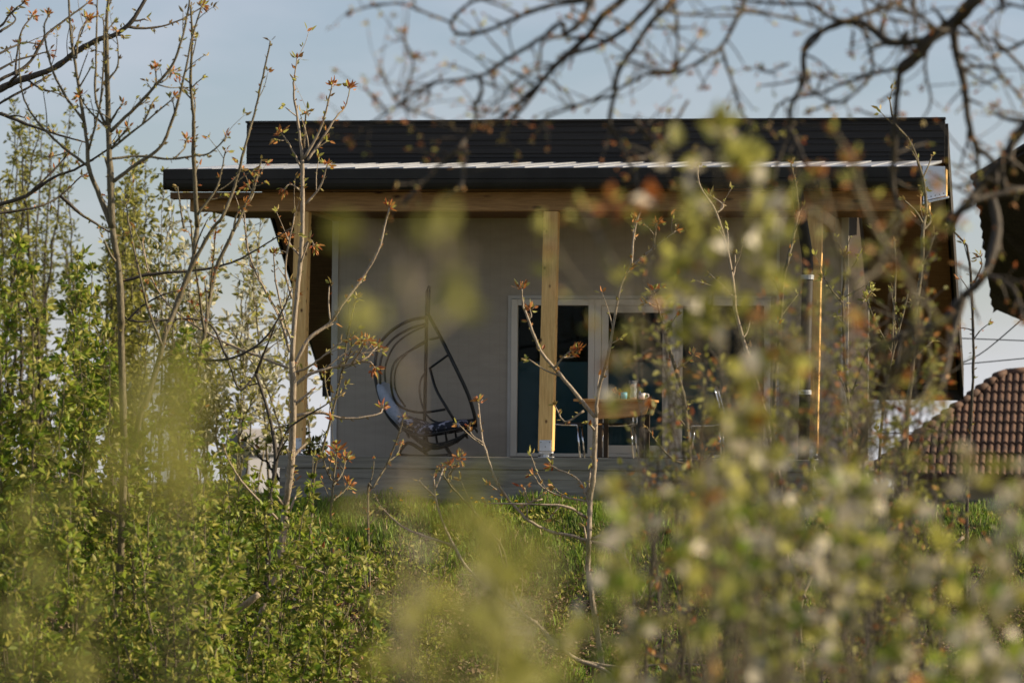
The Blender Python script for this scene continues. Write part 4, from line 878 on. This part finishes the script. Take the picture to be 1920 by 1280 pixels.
NEAR = [
 ('near yellow green shrub spreading over the sunlit bank at bottom centre', 5.6, (930, 1700), [(900, 990, 40, 30), (960, 1080, 60, 40), (850, 1200, 80, 40), (1000, 1170, 70, 50), (760, 1250, 70, 30), (900, 1260, 90, 20)], 13, 50, ('leafy', 'leafo', 'leafy', 'blossom'), (.6, .25, .1, .05), 0, 80, 120),
 ('near shrub with cream blossom at the bottom right of centre', 11, (1250, 1650), [(1170, 930, 50, 50), (1260, 960, 60, 40), (1290, 1040, 90, 70), (1180, 1100, 80, 60), (1330, 1180, 90, 50), (1100, 1220, 70, 40), (1230, 1240, 80, 30)], 17, 42, ('leafy', 'leafo', 'blossom', 'leaf'), (.45, .2, .2, .15), 0, 70, 150),
 ('near shrub with many white blossoms low at right', 12, (1620, 1650), [(1640, 940, 100, 40), (1540, 980, 80, 50), (1720, 1050, 90, 70), (1600, 1100, 100, 60), (1500, 1200, 80, 50), (1660, 1230, 90, 30)], 17, 42, ('blossom', 'leafo', 'leaf', 'leafy'), (.36, .2, .15, .29), 0, 70, 150),
 ('near shrub with pinkish cream blossoms in the bottom right corner', 11, (1850, 1650), [(1860, 900, 60, 50), (1820, 1040, 90, 60), (1900, 1150, 50, 60), (1770, 1200, 80, 50), (1860, 1250, 60, 30)], 17, 42, ('blossom', 'leafo', 'leaf', 'red'), (.42, .33, .2, .05), 0, 75, 150),
 ('near shrub with olive leaves between the white blossoms and the plinth', 13, (1450, 1500), [(1420, 860, 60, 40), (1480, 940, 80, 50), (1380, 960, 70, 60), (1440, 1060, 90, 60), (1400, 1170, 80, 50), (1560, 900, 50, 40)], 16, 36, ('leafo', 'leafy', 'blossom', 'leaf'), (.3, .4, .15, .15), 0, 65, 150),
 ('tall near shrub, its column of yellow green leaves hiding the right half of the porch', 11.5, (1420, 1500), [(1360, 240, 15, 30), (1400, 310, 25, 30), (1300, 400, 30, 30), (1420, 410, 30, 30), (1340, 470, 30, 30), (1440, 540, 30, 30), (1380, 590, 30, 30), (1300, 620, 30, 30), (1450, 680, 30, 30), (1370, 700, 30, 30), (1350, 770, 40, 30), (1430, 800, 40, 30), (1400, 880, 40, 30), (1180, 690, 30, 25), (1260, 880, 50, 40)], 19, 46, ('leafy', 'leafo', 'blossom', 'red'), (.52, .22, .22, .04), 0, 55, 95),
]
for i, (lab, d, bs, tg, ns_, lf, gr, pr, st_, tgp, zn) in enumerate(NEAR):
    bush('shrub', lab, 'shrub', d, bs, tg, 110+i, nstem=ns_, leaf=lf, twig=130, tgap=tgp, lgap=80, greens=gr, probs=pr, bark='bark', r0=6, depth=.7, per=3, zone=zn, twr=1.6, group='near shrubs out of focus', wid=.8)
traced('shrub', 'near branching shrub whose thin pale stems fan up left of the yellow leaf column', 'shrub', 11, [
 (5, 4, [(1330, 1300), (1330, 1000), (1310, 850), (1270, 740), (1220, 660), (1180, 590)], ''),
 (4.5, 3, [(1180, 590), (1150, 500), (1117, 433), (1093, 387)], 'R'), (3, 2.5, [(1180, 590), (1107, 553), (1055, 490), (1020, 430)], 'G'), 
 (2.5, 2, [(1220, 660), (1200, 560), (1230, 470), (1290, 400)], 'G'), (2.5, 2, [(1270, 740), (1210, 700), (1150, 680)], 'm'), (3, 2, [(1310, 850), (1400, 700), (1440, 600), (1420, 480)], 'G'),
 (2.5, 2, [(1420, 660), (1520, 620), (1590, 600)], 'R'), (2.5, 2, [(1330, 980), (1420, 880), (1440, 800)], 'G'), (2, 2, [(1110, 430), (1150, 410), (1150, 380)], 'R'),
 (2, 2, [(1330, 1100), (1230, 1000), (1180, 920)], 'm'),
 ], 121, bark='bark', size=24, spacing=45, greens=('leafy', 'red', 'leafo'), mix=(0, 0, 1, 2), wander=.2, tipn=6, side=.35, sidelen=4, lw=.5)
traced('shrub', 'near dark stemmed shrub before the right end of the dark roof', 'shrub', 14, [
 (9, 6, [(1560, 1300), (1570, 1000), (1620, 820), (1680, 700), (1760, 600)], 's'),
 (5, 4, [(1680, 700), (1640, 640), (1600, 540), (1560, 420), (1540, 330)], 'R'), (5, 4, [(1620, 820), (1560, 720), (1480, 640), (1440, 620)], 'G'), (6, 4, [(1690, 690), (1720, 640), (1700, 520), (1640, 430), (1610, 350), (1600, 300)], 'R'),
 (4, 3, [(1600, 880), (1540, 840), (1500, 780)], 'G'), (4, 3, [(1660, 730), (1700, 760), (1740, 740)], 'G'), (4, 3, [(1580, 960), (1660, 900), (1700, 860)], 'G'), (4, 3, [(1600, 540), (1650, 500), (1660, 460)], 'G'), (4, 3, [(1700, 520), (1740, 470), (1750, 420)], 'm'), (4, 3, [(1560, 420), (1530, 400), (1510, 390)], 'm'),
 ], 122, bark='bark', size=22, spacing=26, greens=('leafy', 'red', 'leafo'), mix=(0, 2, 2, 1), wander=.3, tipn=7, side=.5, sidelen=5)
bush('shrub', 'soft near pale green shoots over the middle of the bank', 'shrub', 6.5, (860, 1700), [(860, 1060, 50, 40), (800, 1130, 60, 40), (900, 1150, 60, 50), (930, 1000, 40, 30), (720, 1180, 50, 40)], 130, nstem=10, leaf=46, twig=90, tgap=60, lgap=60, greens=('leafy', 'blossom', 'leafo'), probs=(.6, .15, .25), bark='bark', r0=4, depth=.4, per=3, zone=130, twr=1.6, group='near shrubs out of focus', wid=.8)
bush('shrub', 'low brown twigged shrub with sparse leaves in the middle of the bank', 'shrub', 44, (790, 1180), [(760, 1010, 50, 40), (830, 1060, 50, 40), (770, 1110, 50, 40)], 131, nstem=14, leaf=9, twig=50, tgap=9, lgap=12, greens=G3, probs=(.4, .4, .2), bark='bark', r0=1.6, depth=.5, per=3, start=.2)
# finely twigged thicket at half distance before the right part of the porch
TH = [
 ('brown twiggy thicket with small yellow leaves in front of the downpipe and right post', 21, (1500, 1400), [(1500, 480, 60, 80), (1560, 600, 70, 80), (1440, 620, 60, 80), (1600, 720, 60, 60)], 20),
 ('brown twiggy thicket hiding the dark wooden side at the right end of the house', 24, (1680, 1400), [(1700, 520, 50, 80), (1650, 640, 60, 70), (1740, 640, 50, 60), (1680, 780, 60, 60), (1610, 560, 50, 60)], 24),
 ('dark twiggy thicket with specks of orange in front of the door', 26, (1300, 1400), [(1240, 480, 40, 50), (1215, 610, 35, 40), (1310, 560, 50, 70), (1350, 700, 50, 70), (1330, 830, 60, 50)], 15),
 ('low bramble thicket between the plinth and the tiled roof', 28, (1600, 1300), [(1600, 880, 90, 50), (1720, 930, 90, 40), (1820, 900, 60, 60), (1480, 900, 60, 50)], 14),
]
for i, (lab, d, bs, tg, ns_) in enumerate(TH):
    bush('thicket', lab, 'thicket', d, bs, tg, 140+i, nstem=ns_, leaf=17, twig=120, tgap=24, lgap=26, greens=('leafy', 'leafo', 'red'), probs=(.25, .55, .2), bark='barkdark', r0=4, depth=1.5, per=1, start=.35, twr=1.5, group='half distant thickets')

# ---- leaf litter, grass, dandelions on the bank
rng = np.random.default_rng(99)
def on_bank(n, x0, x1, y0, y1):
    x = rng.uniform(x0, x1, n); y = rng.uniform(y0, y1, n); return x, y
def patch(x, y):      # 1 = grassy, 0 = bare litter
    v = np.sin(x*1.1+1.3)*.5+np.sin(y*2.1+x*.8)*.4+np.sin(x*2.7-y*1.7)*.3
    return v+.4+np.clip((y-47.6)*1.0, -.5, 2.8)
x, y = on_bank(220000, -18, 4, 42.5, 50.9); keep = patch(x, y)+rng.normal(0, .5, len(x)) < .9; x, y = x[keep], y[keep]; n = len(x)
lv = Leaves(); P = np.stack([x, y, gz(x, y)+rng.uniform(0, .06, n)], -1); D = sph(n, rng); D[:, 2] = D[:, 2]*.35+.05
lv.add(P, D, rng.uniform(.03, .085, n), rng.uniform(.015, .045, n), (rng.random(n) < .25).astype(int))
tag(lv.build('leaf_litter', [M['litter'], M['straw']], rng=rng), 'brown dry leaf litter and straw strewn over the bank', 'leaf litter', kind='stuff')
x, y = on_bank(190000, -18, 4, 43, 50.95); keep = patch(x, y)+rng.normal(0, .8, len(x)) > .55; x, y = x[keep], y[keep]; n = len(x)
lv = Leaves(); P = np.stack([x, y, gz(x, y)-.01], -1); D = sph(n, rng)*.45; D[:, 2] = 1
h = rng.uniform(.06, .18, n)*(1+.5*np.sin(x*3)*np.sin(y*4)); lv.add(P, D, h, .010+.012*(rng.random(n) < .3), (rng.random(n) < .12).astype(int))
tag(lv.build('grass', [M['grass'], M['straw']], rng=rng, fold=.1), 'green grass growing over the top of the bank below the plinth', 'grass', kind='stuff')
x, y = on_bank(22000, -18, 4, 43, 50.5); keep = patch(x, y)+rng.normal(0, .9, len(x)) > -.3; x, y = x[keep], y[keep]; n = len(x)
lv = Leaves(); c = np.stack([x, y, gz(x, y)+.02], -1); c = np.repeat(c, 5, 0); D = sph(len(c), rng); D[:, 2] = abs(D[:, 2])*.8+.2
lv.add(c, D, rng.uniform(.04, .10, len(c)), rng.uniform(.02, .045, len(c)), rng.integers(0, 3, len(c)))
tag(lv.build('ground_cover', [M['leaf'], M['leafo'], M['leafy']], rng=rng), 'low leafy weeds scattered over the bank', 'weeds', kind='stuff')
# dandelions: one built, the rest copied
ym = mat('dandelion_yellow', (.80, .50, .02), .7); st = M['leaf']
def dandelion(x, y, h):
    z = gz1(x, y); t = empty('dandelion', (x, y, z), 'yellow dandelion standing in the grass at the top of the bank', 'dandelion', 'dandelions in the grass')
    MB().tube([(x, y, z), (x+.01, y, z+h*.5), (x, y, z+h)], .004, 5).build('stem', mat('stem_green', (.14, .2, .06)), t)
    lv = Leaves(); D = sph(34, rng); D[:, 2] = abs(D[:, 2])*.7; lv.add(A(x, y, z+h), D, .026, .010); lv.build('flower', [ym], t, rng=rng)
    return t
t0 = dandelion(-9.6, 50.45, .20)
spots = [(706, .12), (733, .19), (752, .1), (858, .13), (866, .12), (884, .14), (893, .12), (905, .15), (917, .11), (922, .20), (930, .13), (941, .14), (950, .12), (968, .13), (985, .11), (1002, .14), (1021, .12), (1032, .21), (1040, .20), (1060, .13), (1078, .12), (1090, .15), (1128, .12), (1158, .15), (815, .11), (1185, .14)]
for i, (px_, h) in enumerate(spots):
    p = PY(px_, 940, 50.1+.5*rng.random()); c = t0.copy(); COL.objects.link(c); z = gz1(p[0], p[1]); c.location = (p[0], p[1], z+(h-.20)); c.rotation_euler.z = rng.uniform(0, 6)
    c.scale = (rng.uniform(.8, 1.2),)*3
    for q in t0.children:
        k = q.copy(); COL.objects.link(k); k.parent = c
